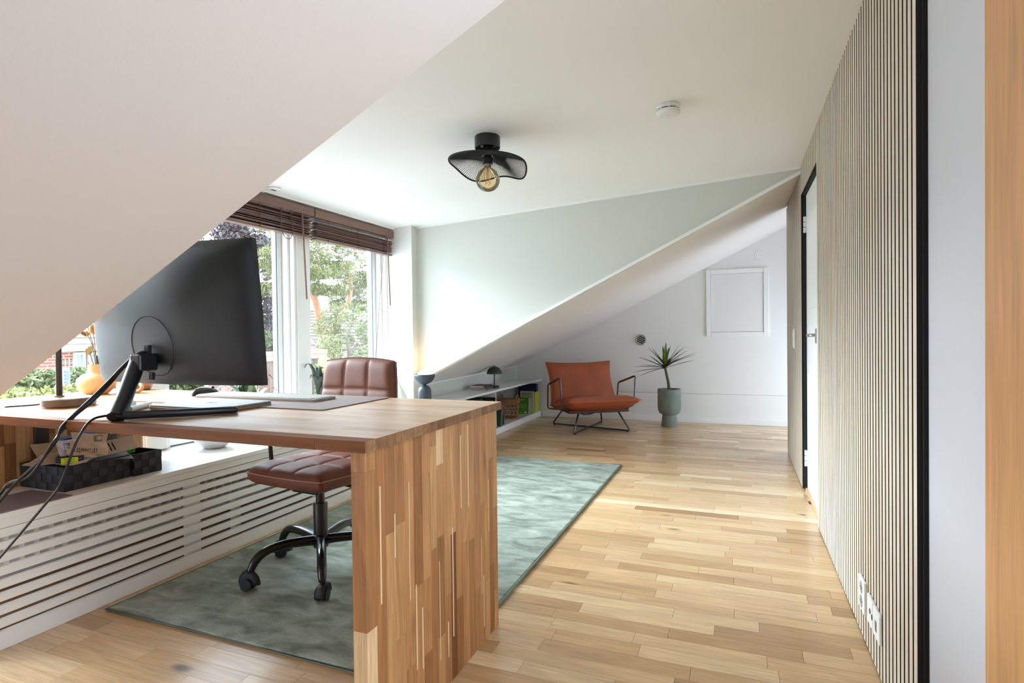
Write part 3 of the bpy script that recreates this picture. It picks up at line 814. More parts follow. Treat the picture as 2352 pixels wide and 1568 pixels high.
# keyboard
kb = thing('keyboard', 'slim silver wireless keyboard with white keys on the desk mat', 'keyboard', (-1.655, 1.635, DT+0.0036), math.radians(0.5))
m = MB().prism([(x, y) for x, y in rrect(-0.285, 0.285, -0.058, 0.058, 0.008)], 2, 0, 0.009); m.build('case', plain('keyboard_silver', (146, 136, 126), 0.45, 0.4), kb, bevel=0.0012)
KEY = plain('white_key', (184, 182, 178), 0.6)
for r in range(6):
    x = -0.278
    ws = [0.0185]*30
    if r == 0: ws = [0.0185]*4+[0.115]+[0.0185]*20
    k = 0
    while x < 0.262:
        wv = ws[min(k, len(ws)-1)]; k += 1
        if x+wv > 0.281: break
        o = block('key', KEY, None, x, x+wv-0.003, -0.052+r*0.0175, -0.052+r*0.0175+0.0145, 0.009, 0.0115); o.parent = kb
        x += wv
# mouse
ms = thing('mouse', 'black computer mouse on the desk mat left of the keyboard', 'mouse', (-1.985, 1.66, DT+0.0036), math.radians(-8))
m = MB()
def msh(i, j):
    a = -PI/2+PI*i; t = PI*j
    x = 0.03*math.cos(t)*math.cos(a); yv = 0.055*math.sin(a); z = 0.031*math.sin(t)*math.cos(a)**0.7*(1-0.15*math.sin(a))+0.001
    return (x, yv, z)
m.grid(msh, 24, 16); m.build('shell', plain('dark_mouse_shell', (46, 40, 38), 0.2), ms, smooth='all')
m = MB().cyl((-0.004, 0.028, 0.026), (0.004, 0.028, 0.026), 0.007, 14); m.build('scroll_wheel', BLACK_PLASTIC, ms, smooth=True)
m = MB().box(-0.026, 0.026, -0.045, 0.045, 0.0, 0.004); m.build('base', BLACK_PLASTIC, ms, bevel=0.0015)
# vase with dried stems
vs = thing('vase', 'small round cream vase on the desk near the window', 'vase', (-2.52, 1.58, DT))
CREAM = plain('cream_ceramic', (226, 184, 136), 0.55)
m = MB().lathe([(0.036, 0.0), (0.044, 0.004), (0.064, 0.025), (0.072, 0.046), (0.068, 0.066), (0.05, 0.083), (0.034, 0.090), (0.030, 0.096), (0.029, 0.125), (0.026, 0.125), (0.026, 0.095), (0.02, 0.09)], n=40, cap1=True); m.build('body', CREAM, vs, smooth=True)
ds = thing('dried_flowers', 'dried brown thistle stems standing in the cream vase', 'dried flowers', (-2.52, 1.58, DT+0.092))
STEM = plain('dry_stem', (112, 88, 60), 0.8); SEED = plain('dry_thistle', (178, 132, 72), 0.85, bump=0.8, bscale=500, var=0.25, vscale=60)
LEAFDRY = plain('dry_leaf', (142, 124, 74), 0.85)
def xz(px, pz): return (px, random.uniform(-0.01, 0.01), pz)
stems = [[(0.0, 0, 0.0), (-0.005, 0, 0.08), (-0.035, 0, 0.16), (-0.063, 0, 0.225)], [(0.004, 0, 0.0), (0.0, 0, 0.07), (-0.012, 0, 0.165)], [(-0.002, 0, 0.0), (-0.02, 0, 0.04), (-0.04, 0, 0.085)], [(0.0, 0, 0.01), (-0.02, 0, 0.11), (-0.05, 0, 0.155)], [(0, 0, 0.0), (-0.03, 0, 0.02), (-0.055, 0, 0.045)]]
for st in stems: m = MB().tube(smoothpath(st, 5), 0.0016, 6); m.build('stem', STEM, ds, smooth='all')
m = MB().sphere((-0.012, 0, 0.182), 0.016, 14, 10, sz=1.45); m.build('seed_head', SEED, ds, smooth='all')
m = MB()
for k in range(14):
    a = 2*PI*k/14; u = Vector((math.cos(a), math.sin(a), 0)); c0 = Vector((-0.055, 0, 0.158))
    m.poly([c0+u*0.003-Vector((0, 0, 0.008)), c0+u*0.016+Vector((-0.01, 0, 0.004)), c0+u*0.012+Vector((-0.024, 0, 0.018)), c0+u*0.004+Vector((-0.012, 0, 0.012))])
m.build('seed_head', SEED, ds, fix=False)
m = MB()
for k in range(8):
    a = 2*PI*k/8; u = Vector((math.cos(a), math.sin(a), 0)); c0 = Vector((-0.063, 0, 0.225))
    m.poly([c0, c0+u*0.012+Vector((0, 0, 0.006)), c0+u*0.022+Vector((0, 0, 0.012)), c0+u*0.008+Vector((0, 0, 0.012))])
m.build('seed_head', SEED, ds, fix=False)
for k, (lx, lz) in enumerate(((-0.052, 0.088), (-0.036, 0.096), (-0.045, 0.082))):
    m = MB().poly([(lx, 0, lz-0.012), (lx+0.012, 0.006, lz), (lx+0.006, 0.003, lz+0.016), (lx-0.008, -0.003, lz+0.012), (lx-0.012, -0.004, lz)]); m.build('leaf', LEAFDRY, ds, fix=False)
# wooden bowl and figure behind the stand
bw = thing('candle_holder', 'low tan ceramic dish beyond the monitor post on the desk', 'dish', (-2.52, 1.775, DT))
m = MB().lathe([(0.03, 0), (0.038, 0.004), (0.05, 0.03), (0.052, 0.034), (0.046, 0.034), (0.036, 0.01), (0.0, 0.008)], n=32, cap1=False); m.build('bowl', plain('tan_ceramic', (196, 146, 104), 0.5), bw, smooth=True)
m = MB().sphere((0, 0, 0.028), 0.018, 16, 10); m.build('candle', plain('wax', (226, 196, 160), 0.6), bw, smooth='all')
fg = thing('wooden_knot', 'pale wooden chain link ornament lying behind the monitor post', 'ornament', (-2.42, 1.66, DT))
WOODP = plain('pale_turned_wood', (206, 160, 118), 0.5)
for k in range(3):
    c0 = Vector((-0.045+0.042*k, 0.012*(k % 2), 0.022)); m = MB()
    pts = [c0+Vector((0.026*math.cos(t), 0.016*math.sin(t)*(1 if k % 2 else 0.4), 0.014*math.sin(t)*(0.4 if k % 2 else 1))) for t in [2*PI*i/24 for i in range(24)]]
    m.tube(pts, 0.0075, 10, closed=True); m.build('link', WOODP, fg, smooth='all')
# pencil cylinder beside the stand
o = MB().tube([(0, 0, 0), (-0.075, 0.118, 0.0)], 0.009, 14).build('marker_pen', plain('grey_marker', (186, 182, 176), 0.4), None, smooth=True); o.location = (-1.782, 1.215, DT+0.0095)
tag(o, 'grey marker pen lying on the desk behind the monitor post', 'pen')
# desk lamp
dlmp = thing('desk_lamp', 'bronze desk lamp with round weighted base on the desk corner', 'lamp', (-2.165, 1.265, DT))
BRONZE = plain('bronze_grey_metal', (112, 98, 88), 0.38, 0.5)
m = MB().lathe([(0.075, 0.003), (0.078, 0.006), (0.078, 0.028), (0.075, 0.031), (0.0, 0.031)], n=48, cap1=False); m.build('base', BRONZE, dlmp, smooth=True)
m = MB().lathe([(0.07, 0.0), (0.07, 0.004)], n=40); m.build('base_pad', plain('copper_edge', (200, 130, 80), 0.4, 0.5), dlmp)
m = MB().cyl((-0.052, 0.0, 0.031), (-0.052, 0.0, 0.42), 0.0095, 20); m.build('pole', plain('dark_bronze', (70, 62, 56), 0.35, 0.5), dlmp, smooth=True)
m = MB().cyl((-0.052, 0.0, 0.031), (-0.052, 0.0, 0.036), 0.015, 20); m.build('collar', plain('brass_collar', (180, 140, 90), 0.3, 0.8), dlmp, smooth=True)
m = MB().lathe([(0.11, 0.34), (0.09, 0.46), (0.05, 0.50), (0.0, 0.505)], (-0.052, 0.0, 0), 40, cap0=False, cap1=False); m.build('shade', BRONZE, dlmp, smooth=True)
m = MB().sphere((-0.052, 0.0, 0.40), 0.03, 16, 10); m.build('bulb', emit_mat('warm_bulb', (255, 190, 130), 12), dlmp, smooth='all')
lt = bpy.data.lights.new('desk_lamp_light', 'POINT'); lt.energy = 1.6; lt.color = (1.0, 0.62, 0.34); lt.shadow_soft_size = 0.03
lo = bpy.data.objects.new('desk_lamp_light', lt); COL.objects.link(lo); lo.parent = dlmp; lo.location = (-0.052, 0.0, 0.36)
m = MB().tube(smoothpath([(-0.072, -0.01, 0.012), (-0.10, -0.005, 0.010), (-0.13, -0.03, 0.004), (-0.155, -0.085, 0.004), (-0.17, -0.10, 0.004), (-0.23, -0.075, 0.004), (-0.36, -0.03, 0.004)], 6), 0.0028, 8); m.build('cord', CABLE, dlmp, smooth='all')

# ================================================================== BENCH CLUTTER
WEAVE = plain('black_woven_strap', (26, 28, 34), 0.6, bump=0.6, bscale=700)
WEAVE2 = plain('black_woven_strap_crosswise', (46, 50, 60), 0.6, bump=0.6, bscale=700)
def tray(label, x0, x1, y0, y1, h):
    t = thing('storage_tray', label, 'tray', ((x0+x1)/2, (y0+y1)/2, BZ+0.0005), 0, 'black woven trays on the bench')
    ox, oy = (x0+x1)/2, (y0+y1)/2; a, b_ = (x1-x0)/2, (y1-y0)/2; w = 0.006
    m = MB(); m.box(-a, a, -b_, b_, 0, 0.004)
    m.box(-a, a, -b_, -b_+w, 0.004, h); m.box(-a, a, b_-w, b_, 0.004, h); m.box(-a, -a+w, -b_+w, b_-w, 0.004, h); m.box(a-w, a, -b_+w, b_-w, 0.004, h)
    m.build('tray_body', WEAVE, t)
    rows = 3; ch_ = h/rows
    nx = max(3, round((x1-x0)/0.03)); ny = max(3, round((y1-y0)/0.03))
    for r in range(rows):
        for i in range(nx):
            if (i+r) % 2 == 0:
                wv = 2*a/nx; o = block('weave_square', WEAVE2, None, -a+i*wv+0.001, -a+(i+1)*wv-0.001, -b_-0.0025, -b_+0.001, r*ch_+0.001, (r+1)*ch_-0.001); o.parent = t
        for i in range(ny):
            if (i+r) % 2 == 1:
                wv = 2*b_/ny; o = block('weave_square', WEAVE2, None, a-0.001, a+0.0025, -b_+i*wv+0.001, -b_+(i+1)*wv-0.001, r*ch_+0.001, (r+1)*ch_-0.001); o.parent = t
    return t
tray('large black woven tray heaped with papers on the window bench', -2.54, -2.285, 1.312, 1.555, 0.09)
tray('small black woven tray butted against the heaped one', -2.42, -2.272, 1.562, 1.68, 0.088)
PAPW = plain('cream_paper', (228, 218, 204), 0.8, var=0.05, vscale=40); PAPB = plain('kraft_card', (212, 192, 168), 0.85, var=0.08, vscale=40)
PAPBL = plain('blue_print_paper', (120, 146, 196), 0.6); PAPG = plain('grey_plastic_sleeve', (150, 156, 164), 0.25); INK = plain('black_ink', (30, 28, 28), 0.7)
def sheet(name, label, cat, mat, c, ux, uy, bend, crumple, ink=None, seed=1, thick=0.0008, n=14, ragged=0.0):
    rnd = random.Random(seed); ux = Vector(ux); uy = Vector(uy); nz = ux.cross(uy).normalized()
    ph = [rnd.uniform(0, 6) for _ in range(6)]
    def fn(i, j, off=0.0):
        u, v = 2*i-1, 2*j-1
        h = bend*(u*u)+crumple*(math.sin(3*u+ph[0])*math.cos(2.4*v+ph[1])+0.6*math.sin(6*u+4*v+ph[2])+0.4*abs(math.sin(5*v-3*u+ph[3])))
        rg = 1+ragged*math.sin(5*math.atan2(v, u)+ph[4])
        return ux*u*rg+uy*v*rg+nz*(h+off)
    m = MB(); m.grid(lambda i, j: fn(i, j, thick/2), n, n); m.grid(lambda i, j: fn(i, j, -thick/2), n, n)
    o = m.build(name, mat, None, smooth='all', fix=False); o.location = c; tag(o, label, cat, 'loose papers in the heaped tray')
    if ink:
        k = MB()
        for (u0, u1, v0, v1) in ink:
            P = [fn(u0, v0, thick/2+0.0008), fn(u1, v0, thick/2+0.0008), fn(u1, v1, thick/2+0.0008), fn(u0, v1, thick/2+0.0008)]
            k.poly(P)
        p = k.build('print', INK, o, fix=False)
    return o
tz = BZ+0.09
bars = [(0.62+0.02*i, 0.62+0.02*i+(0.012 if i % 3 else 0.006), 0.62, 0.9) for i in range(12)]
bars2 = [(0.15+0.06*i, 0.15+0.06*i+0.02, 0.06, 0.3) for i in range(10)]
sheet('torn_card', 'crumpled tan packaging card with barcode standing in the tray', 'card', PAPB, (-2.33, 1.43, tz+0.062), (0.034, 0.045, -0.008), (-0.02, 0.012, 0.038), 0.006, 0.003, bars+bars2, 3, ragged=0.06)
sheet('torn_card', 'small torn card scrap low in front of the barcode card', 'card', PAPB, (-2.325, 1.395, tz+0.036), (0.022, 0.034, -0.004), (-0.02, 0.006, 0.018), 0.003, 0.003, [(0.2, 0.8, 0.72, 0.76), (0.25, 0.8, 0.6, 0.64)], 5, ragged=0.12)
sheet('blue_leaflet', 'blue and white printed leaflet sticking up in the tray', 'leaflet', PAPBL, (-2.37, 1.425, tz+0.068), (0.03, 0.05, 0.012), (-0.012, -0.006, 0.035), 0.004, 0.002, [(0.1, 0.35, 0.1+0.1*i, 0.14+0.1*i) for i in range(8)], 7, ragged=0.05)
sheet('blue_leaflet', 'folded white flyer with violet lettering left of the blue leaflet', 'leaflet', plain('white_flyer', (206, 206, 220), 0.6), (-2.36, 1.375, tz+0.05), (0.012, 0.03, 0.0), (-0.01, -0.004, 0.036), 0.003, 0.002, [(0.3, 0.9, 0.08+0.08*i, 0.11+0.08*i) for i in range(10)], 8)
sheet('envelope', 'long printed envelope resting slanted across the woven tray', 'envelope', PAPW, (-2.36, 1.48, tz+0.028), (0.045, 0.115, 0.014), (-0.05, 0.02, 0.018), 0.002, 0.0012, [(0.3+0.05*i, 0.32+0.05*i, 0.2, 0.8) for i in range(9)], 9)
sheet('envelope', 'cream crumpled paper under the envelope in the tray', 'paper', PAPW, (-2.40, 1.40, tz+0.014), (0.085, 0.06, 0.0), (-0.05, 0.08, 0.012), 0.004, 0.005, [(0.5, 0.8, 0.12, 0.15), (0.55, 0.75, 0.2, 0.23)], 11)
sheet('plastic_sleeve', 'shiny grey plastic sleeve bulging over the tray front', 'plastic sleeve', PAPG, (-2.33, 1.48, tz+0.004), (0.03, 0.085, 0.0), (-0.045, 0.014, 0.010), -0.008, 0.002, None, 13)
sheet('paper_strip', 'beige paper flap curled against the desk leg above the tray', 'paper', plain('beige_paper', (206, 184, 148), 0.8), (-2.49, 1.44, tz+0.03), (0.02, 0.10, 0.0), (-0.03, 0.0, 0.03), 0.006, 0.002, None, 15)
pb = thing('black_case', 'black plastic case with lime label at the tray front', 'case', (-2.35, 1.375, BZ+0.085))
m = MB().obox((0, 0, 0.017), (0.026, 0.034, 0), (0.024, -0.018, 0), (0, 0, 0.017)); m.build('case_body', BLACK_PLASTIC, pb, bevel=0.003)
m = MB().obox((0.0248, -0.0186, 0.017), (0.0156, 0.0204, 0), (0.0008, -0.0006, 0), (0, 0, 0.0135)); lb = m.build('label_sticker', plain('lime_label', (214, 226, 40), 0.5), pb)
m = MB()
for k in range(3): m.obox((0.0257, -0.0193, 0.024-0.008*k), (0.010, 0.013, 0), (0.0004, -0.0003, 0), (0, 0, 0.001))
m.build('lettering', plain('olive_ink', (90, 96, 20), 0.6), lb)
o = MB().obox((0, 0, 0), (0.006, 0.03, 0.002), (0.004, 0, 0.001), (0, 0, 0.012)).build('green_sachet', plain('green_foil', (70, 190, 60), 0.3), None, bevel=0.001); o.location = (-2.37, 1.60, BZ+0.088)
tag(o, 'bright green sachet poking out of the small tray', 'sachet')
o = MB().prism([(x+2.31, y-1.15) for x, y in ((-2.44, 1.02), (-2.207, 1.02), (-2.207, 1.295), (-2.43, 1.285))], 2, 0, 0.0035).build('felt_mat', plain('mauve_felt', (128, 112, 118), 0.9, bump=0.6, bscale=600)); o.location = (-2.31, 1.15, BZ+0.0006)
tag(o, 'mauve grey mat at the near edge of the window bench', 'mat')
bwl = MB().lathe([(0.045, 0.0), (0.052, 0.003), (0.085, 0.03), (0.105, 0.06), (0.112, 0.085), (0.108, 0.085), (0.08, 0.035), (0.045, 0.012), (0.0, 0.01)], n=48, cap1=False).build('bowl', plain('white_porcelain', (240, 240, 240), 0.25), None, smooth=True); bwl.location = (-2.48, 2.12, BZ+0.0005)
tag(bwl, 'white porcelain bowl on the bench under the desk', 'bowl')
# white cloth bag behind the chair
bag = MB()
def bagf(i, j):
    t = 2*PI*i; h = j
    r = (0.075*(1-h**1.6)+0.022)*(1+0.10*math.sin(5*t+2*h)+0.06*math.sin(9*t-5*h))
    return (r*1.15*math.cos(t)-0.03*h, r*0.9*math.sin(t), 0.27*h*(1+0.03*math.sin(3*t)))
bag.grid(bagf, 48, 20); bag.poly([bagf(i/48, 0) for i in range(48)]); bag.poly([bagf(i/48, 1) for i in range(48)])
o = bag.build('cloth_bag', plain('white_canvas', (226, 224, 220), 0.85, bump=0.4, bscale=300), None, smooth=True); o.location = (-2.46, 3.72, BZ+0.0005)
tag(o, 'crumpled white cloth bag on the bench behind the office chair', 'bag')
# leafy plants on the bench
def leafy(loc, label, n, hmin, hmax, cols, seed, potc, spread, lw=0.022):
    rnd = random.Random(seed)
    t = thing('potted_plant', label, 'plant', loc)
    MB().lathe([(0.04, 0), (0.055, 0.09), (0.058, 0.095), (0.052, 0.095), (0.045, 0.075), (0, 0.075)], n=28, cap1=False).build('pot', plain('pot_%d' % seed, potc, 0.5), t, smooth=True)
    mats = [plain('leaf_%d_%d' % (seed, i), c, 0.4) for i, c in enumerate(cols)]
    for k in range(n):
        a = rnd.uniform(0, 2*PI); H = rnd.uniform(hmin, hmax); R = rnd.uniform(0.3, 1)*spread
        u = Vector((math.cos(a), math.sin(a), 0)); s = Vector((-math.sin(a), math.cos(a), 0))
        P = []
        for q in range(7):
            f = q/6; c = u*R*f**1.3+Vector((0, 0, 0.08+(H-0.08)*math.sin(f*2.0)/math.sin(2.0)*1.0 if f < 1 else H*0.97)); w = lw*math.sin(PI*min(1, 0.12+0.88*f))**0.8+0.001
            P.append((c-s*w+Vector((0, 0, w*0.3)), c-Vector((0, 0, 0.001)), c+s*w+Vector((0, 0, w*0.3))))
        m = MB()
        for q in range(6):
            m.poly([P[q][0], P[q][1], P[q+1][1], P[q+1][0]]); m.poly([P[q][1], P[q][2], P[q+1][2], P[q+1][1]])
        m.build('leaf', mats[k % len(mats)], t, smooth='all', fix=False)
leafy((-2.56, 2.42, BZ+0.0005), 'bushy houseplant with red tinged leaves behind the monitor by the window', 34, 0.18, 0.33, [(60, 84, 50), (92, 110, 66), (150, 60, 54)], 31, (226, 222, 216), 0.20)
leafy((-2.545, 2.99, BZ+0.0005), 'dark green houseplant with stiff leaves left of the chair back', 16, 0.2, 0.36, [(40, 52, 42), (54, 68, 52)], 32, (60, 60, 62), 0.13, 0.02)

# ================================================================== BLINDS
def blind(label, ya, yb, seed, wand_y, cords):
    rnd = random.Random(seed); yc = (ya+yb)/2
    t = thing('window_blind', label, 'blind', (-2.63, yc, 1.65), 0, 'brown wooden blinds drawn up')
    off = (-2.63, yc, 1.65)
    m = MB().box(-2.648, -2.592, ya, yb, 1.788, 1.838); m.box(-2.592, -2.586, ya-0.002, yb+0.002, 1.786, 1.842); m.moved(off); m.build('headrail', BLIND_RAIL, t, bevel=0.003)
    N = 18
    for k in range(N):
        z = 1.663+k*0.0060+(0.003*rnd.random())+(0.009 if k == N-1 else 0); tl = rnd.uniform(-0.005, 0.005); sh = rnd.uniform(-0.006, 0.006)
        m = MB().obox((-2.62+sh, yc+rnd.uniform(-0.004, 0.004), z), (0.025, 0, 0.0+tl), (0, (yb-ya)/2-0.012, rnd.uniform(-0.002, 0.002)), (0, 0, 0.0014)); m.moved(off); m.build('slat', BLIND_WOOD, t)
    m = MB().box(-2.645, -2.594, ya+0.01, yb-0.01, 1.642, 1.656); m.moved(off); m.build('bottom_rail', BLIND_RAIL, t, bevel=0.003)
    for f in cords:
        yk = ya+(yb-ya)*f; m = MB()
        for sx in (-2.593, -2.65):
            pts = [(sx+rnd.uniform(-0.004, 0.006), yk+rnd.uniform(-0.012, 0.012), 1.65+0.014*q) for q in range(10)]+[(sx, yk, 1.79)]
            m.tube(smoothpath(pts, 4), 0.0016, 6)
        m.moved(off); o = m.build('ladder_cord', CORD_BROWN, t, smooth='all'); o['kind'] = 'stuff'
        m = MB().sphere((-2.594, yk, 1.648), 0.005, 8, 6); m.moved(off); m.build('cord_button', CORD_BROWN, t, smooth='all')
    m = MB().tube([(-2.583, wand_y, 1.80), (-2.580, wand_y+0.004, 1.775)], 0.002, 6); m.tube([(-2.58, wand_y+0.004, 1.778), (-2.578, wand_y+0.03, 1.24)], 0.0055, 8); m.moved(off); m.build('tilt_wand', BLIND_RAIL, t, smooth=True)
    return t
blind('brown wooden blind drawn up over the window right of the thick post', 3.022, 3.935, 41, 3.83, (0.14, 0.5, 0.86))
blind('brown wooden blind drawn up left of the thick window post', 2.0, 3.008, 42, 2.885, (0.1, 0.55, 0.80))
blind('brown wooden blind over the leftmost window beside the roof slope', 1.0, 1.988, 43, 1.85, (0.15, 0.5, 0.85))
m = MB().tube(smoothpath([(-2.60, 3.80, 1.79), (-2.60, 3.80, 1.60), (-2.61, 3.75, 1.2), (-2.62, 3.71, 0.80), (-2.62, 3.70, 0.62)], 6), 0.0018, 6)
o = m.moved((-2.6, 3.8, 1.79)).build('pull_cord', CORD_BROWN, None, smooth='all'); o.location = (-2.6, 3.8, 1.79); tag(o, 'thin brown pull cord hanging down the right window frame', 'cord')
m = MB(); m.tube(smoothpath([(-2.585, 2.72, 1.79), (-2.58, 2.705, 1.72), (-2.58, 2.72, 1.63), (-2.58, 2.77, 1.605), (-2.58, 2.80, 1.65), (-2.585, 2.80, 1.79)], 6), 0.0022, 6)
o = m.moved((-2.585, 2.72, 1.79)).build('pull_cord', CORD_BROWN, None, smooth='all'); o.location = (-2.585, 2.72, 1.79); tag(o, 'looped brown pull cord on the blind left of the post', 'cord')

# ================================================================== CEILING FIXTURES
cl = thing('ceiling_lamp', 'black ceiling lamp with wavy cord shade and amber globe bulb', 'ceiling lamp', (-1.11, 2.50, ceil_z(-1.11)))
m = MB().lathe([(0.052, 0.0), (0.052, -0.006)], n=40); m.build('ceiling_plate', plain('white_plate', (230, 230, 228), 0.4), cl, smooth=True)
m = MB().lathe([(0.058, -0.006), (0.061, -0.010), (0.061, -0.062), (0.058, -0.064), (0.056, -0.050), (0.0, -0.050)], n=48, cap0=True, cap1=False); m.build('canopy', BLACK_METAL, cl, smooth=True)
m = MB().lathe([(0.02, -0.048), (0.02, -0.105), (0.024, -0.108), (0.024, -0.14), (0.0, -0.14)], n=28, cap1=False); m.build('lamp_holder', BLACK_METAL, cl, smooth=True)
m = MB().cyl((0.035, -0.02, -0.048), (0.035, -0.02, -0.066), 0.006, 10); m.cyl((-0.035, -0.02, -0.048), (-0.035, -0.02, -0.066), 0.006, 10); m.build('clamp_screws', BLACK_EDGE, cl, smooth=True)['kind'] = 'stuff'
def rim(t):
    r = 0.185
    z = -0.150-0.016*math.sin(t)-0.010*math.cos(t)+(0.017*math.cos(4*t) if math.sin(t) > 0 else 0.017*(1-0.5*math.sin(t)**2*1.4))
    return Vector((r*math.cos(t), r*math.sin(t), z))
R = 120
m = MB().tube([rim(2*PI*k/96) for k in range(96)], 0.0042, 8, closed=True); shade = m.build('shade_rim', plain('black_rope', (22, 24, 30), 0.8), cl, smooth='all')
m = MB().tube([(0.026*math.cos(2*PI*k/24), 0.026*math.sin(2*PI*k/24), -0.098) for k in range(24)], 0.003, 6, closed=True); m.build('shade_collar', BLACK_METAL, shade, smooth='all')
ROPE = plain('black_cord_strand', (24, 26, 32), 0.8)
for k in range(R):
    t = 2*PI*k/R
    e = rim(t); s = Vector((0.026*math.cos(t), 0.026*math.sin(t), -0.098))
    mid = (s+e)/2+Vector((0, 0, 0.010))
    m = MB().tube([s, mid, e], 0.0014, 5); m.build('cord_strand', ROPE, shade, fix=False)
m = MB().lathe([(0.013, -0.14), (0.015, -0.150), (0.022, -0.158), (0.040, -0.171), (0.053, -0.190), (0.0575, -0.210), (0.0555, -0.228), (0.047, -0.246), (0.033, -0.259), (0.016, -0.266), (0.0, -0.2675)], n=40, cap0=False, cap1=False); bulb = m.build('bulb', AMBER, cl, smooth='all')
m = MB()
for a in (0, 1, 2, 3):
    q = a*PI/2; m.tube([(0.006*math.cos(q), 0.006*math.sin(q), -0.15), (0.012*math.cos(q), 0.012*math.sin(q), -0.235)], 0.0012, 5)
m.build('filament', plain('amber_filament', (214, 150, 90), 0.4), bulb)['kind'] = 'stuff'
m = MB().cyl((0, 0, -0.138), (0, 0, -0.152), 0.014, 16); m.build('bulb_cap', STEEL, bulb, smooth=True)
sd = thing('smoke_detector', 'round white smoke detector on the ceiling right of the lamp', 'smoke detector', (-0.282, 2.60, ceil_z(-0.282)))
PW = plain('white_plastic', (236, 236, 234), 0.4)
m = MB().lathe([(0.046, 0.0), (0.048, -0.004), (0.048, -0.016), (0.045, -0.018)], n=48); m.build('mounting_base', PW, sd, smooth=True)
m = MB().lathe([(0.044, -0.018), (0.044, -0.022)], n=48); m.build('vent_gap', BLACK_EDGE, sd)
m = MB().lathe([(0.047, -0.022), (0.0505, -0.026), (0.0505, -0.034), (0.046, -0.040), (0.034, -0.043), (0.0, -0.0435)], n=48, cap1=False); m.build('cover', PW, sd, smooth=True)
for k in range(8):
    a = 2*PI*k/8+0.2; o = block('rib', PW, None, -0.003, 0.003, -0.004, 0.004, -0.0225, -0.0175); o.parent = sd; o.location = (0.045*math.cos(a), 0.045*math.sin(a), -0.020); o.rotation_euler = (0, 0, a+PI/2)
m = MB().lathe([(0.006, -0.043), (0.006, -0.0455), (0.0, -0.046)], n=16, cap1=False); m.build('test_button', PW, sd, smooth=True)
so = thing('ceiling_socket', 'white round ceiling socket beside the roof slope above the blinds', 'socket', (-2.53, 2.60, ceil_z(-2.53)))
m = MB().lathe([(0.042, 0), (0.042, -0.006), (0.036, -0.010), (0.0, -0.010)], n=36, cap1=False); m.build('socket_plate', PW, so, smooth=True)
m = MB().box(-0.006, 0.006, -0.018, 0.018, -0.0115, -0.0095); m.build('socket_slot', BLACK_EDGE, so)
m = MB().tube(smoothpath([(-0.02, -0.02, -0.01), (-0.03, -0.05, -0.03), (-0.05, -0.05, -0.02), (-0.05, -0.08, -0.01)], 6), 0.003, 6); m.build('socket_lead', PW, so, smooth='all')

# ================================================================== RIGHT WALL FITTINGS
def plate(name, label, cat, y0, y1, z0, z1, grp=None):
    t = thing(name, label, cat, (0.3695, (y0+y1)/2, z0), 0, grp)
    a = (y1-y0)/2; h = z1-z0
    MB().box(-0.009, 0.0, -a, a, 0, h).build('plate', PW, t, bevel=0.003)
    return t, a, h
t, a, h = plate('double_socket', 'white double power socket low on the slat wall', 'socket', 2.055, 2.143, 0.100, 0.205)
for zc in (0.030, 0.075):
    MB().cyl((-0.0098, 0, zc), (-0.004, 0, zc), 0.020, 28).build('socket_well', plain('socket_grey', (150, 156, 164), 0.4), t, smooth=True)
    for s in (-1, 1): MB().cyl((-0.0104, s*0.008, zc), (-0.004, s*0.008, zc), 0.003, 10).build('pin_hole', BLACK_EDGE, t)
t, a, h = plate('aerial_socket', 'white aerial and network wall plate nearest the felt edge', 'socket', 1.850, 2.012, 0.112, 0.196)
for yv, zv in ((0.035, 0.046), (0.008, 0.040)):
    MB().cyl((-0.0104, yv, zv), (-0.004, yv, zv), 0.008, 16).build('aerial_port', plain('port_dark', (70, 74, 80), 0.4), t, smooth=True)
MB().box(-0.0102, -0.004, -0.052, -0.034, 0.024, 0.052).build('network_port', plain('port_grey', (90, 100, 96), 0.4), t)
MB().box(-0.0096, -0.008, -0.0006, 0.0006, 0.0, h).build('joint_line', plain('joint_grey', (170, 170, 170), 0.5), t)
t, a, h = plate('light_switch', 'narrow steel light switch on the slats at the near door edge', 'switch', 3.165, 3.235, 0.915, 1.03)
MB().box(-0.013, -0.008, -0.022, 0.022, 0.02, h-0.02).build('rocker', STEEL, t, bevel=0.002)
t, a, h = plate('light_switch', 'white light switch on the slats beyond the door', 'switch', 4.44, 4.51, 0.875, 1.013)
MB().box(-0.013, -0.008, -0.022, 0.022, 0.015, h/2-0.003).build('rocker', PW, t, bevel=0.002); MB().box(-0.013, -0.008, -0.022, 0.022, h/2+0.003, h-0.015).build('rocker', PW, t, bevel=0.002)

# ================================================================== FAR WALL FITTINGS
ht = thing('wall_hatch', 'white framed access hatch on the far gable wall', 'hatch', (-0.016, 6.56, 0.945))
for nm, b_ in (('frame_side', (-0.31, -0.262, 0, 0.722)), ('frame_side', (0.262, 0.31, 0, 0.722)), ('frame_bottom', (-0.2615, 0.2615, 0, 0.048)), ('frame_top', (-0.2615, 0.2615, 0.674, 0.722))):
    MB().box(b_[0], b_[1], -0.022, -0.0005, b_[2], b_[3]).build(nm, TRIM_WHITE, ht, bevel=0.003)
MB().box(-0.259, 0.259, -0.012, -0.0005, 0.050, 0.672).build('hatch_panel', WALL_WHITE, ht, bevel=0.001)
MB().box(-0.012, 0.012, -0.026, -0.006, 0.715, 0.735).build('latch', PW, ht, bevel=0.003)
vt = thing('air_vent', 'round grey wall vent with black slots above the plant', 'vent', (-1.033, 6.56, 0.918))
def ringy(r0, r1, y0, y1, n=40):
    m = MB(); m.tube([((r0+r1)/2*math.cos(2*PI*k/n), (y0+y1)/2, (r0+r1)/2*math.sin(2*PI*k/n)) for k in range(n)], (r1-r0)/2, 8, closed=True); return m
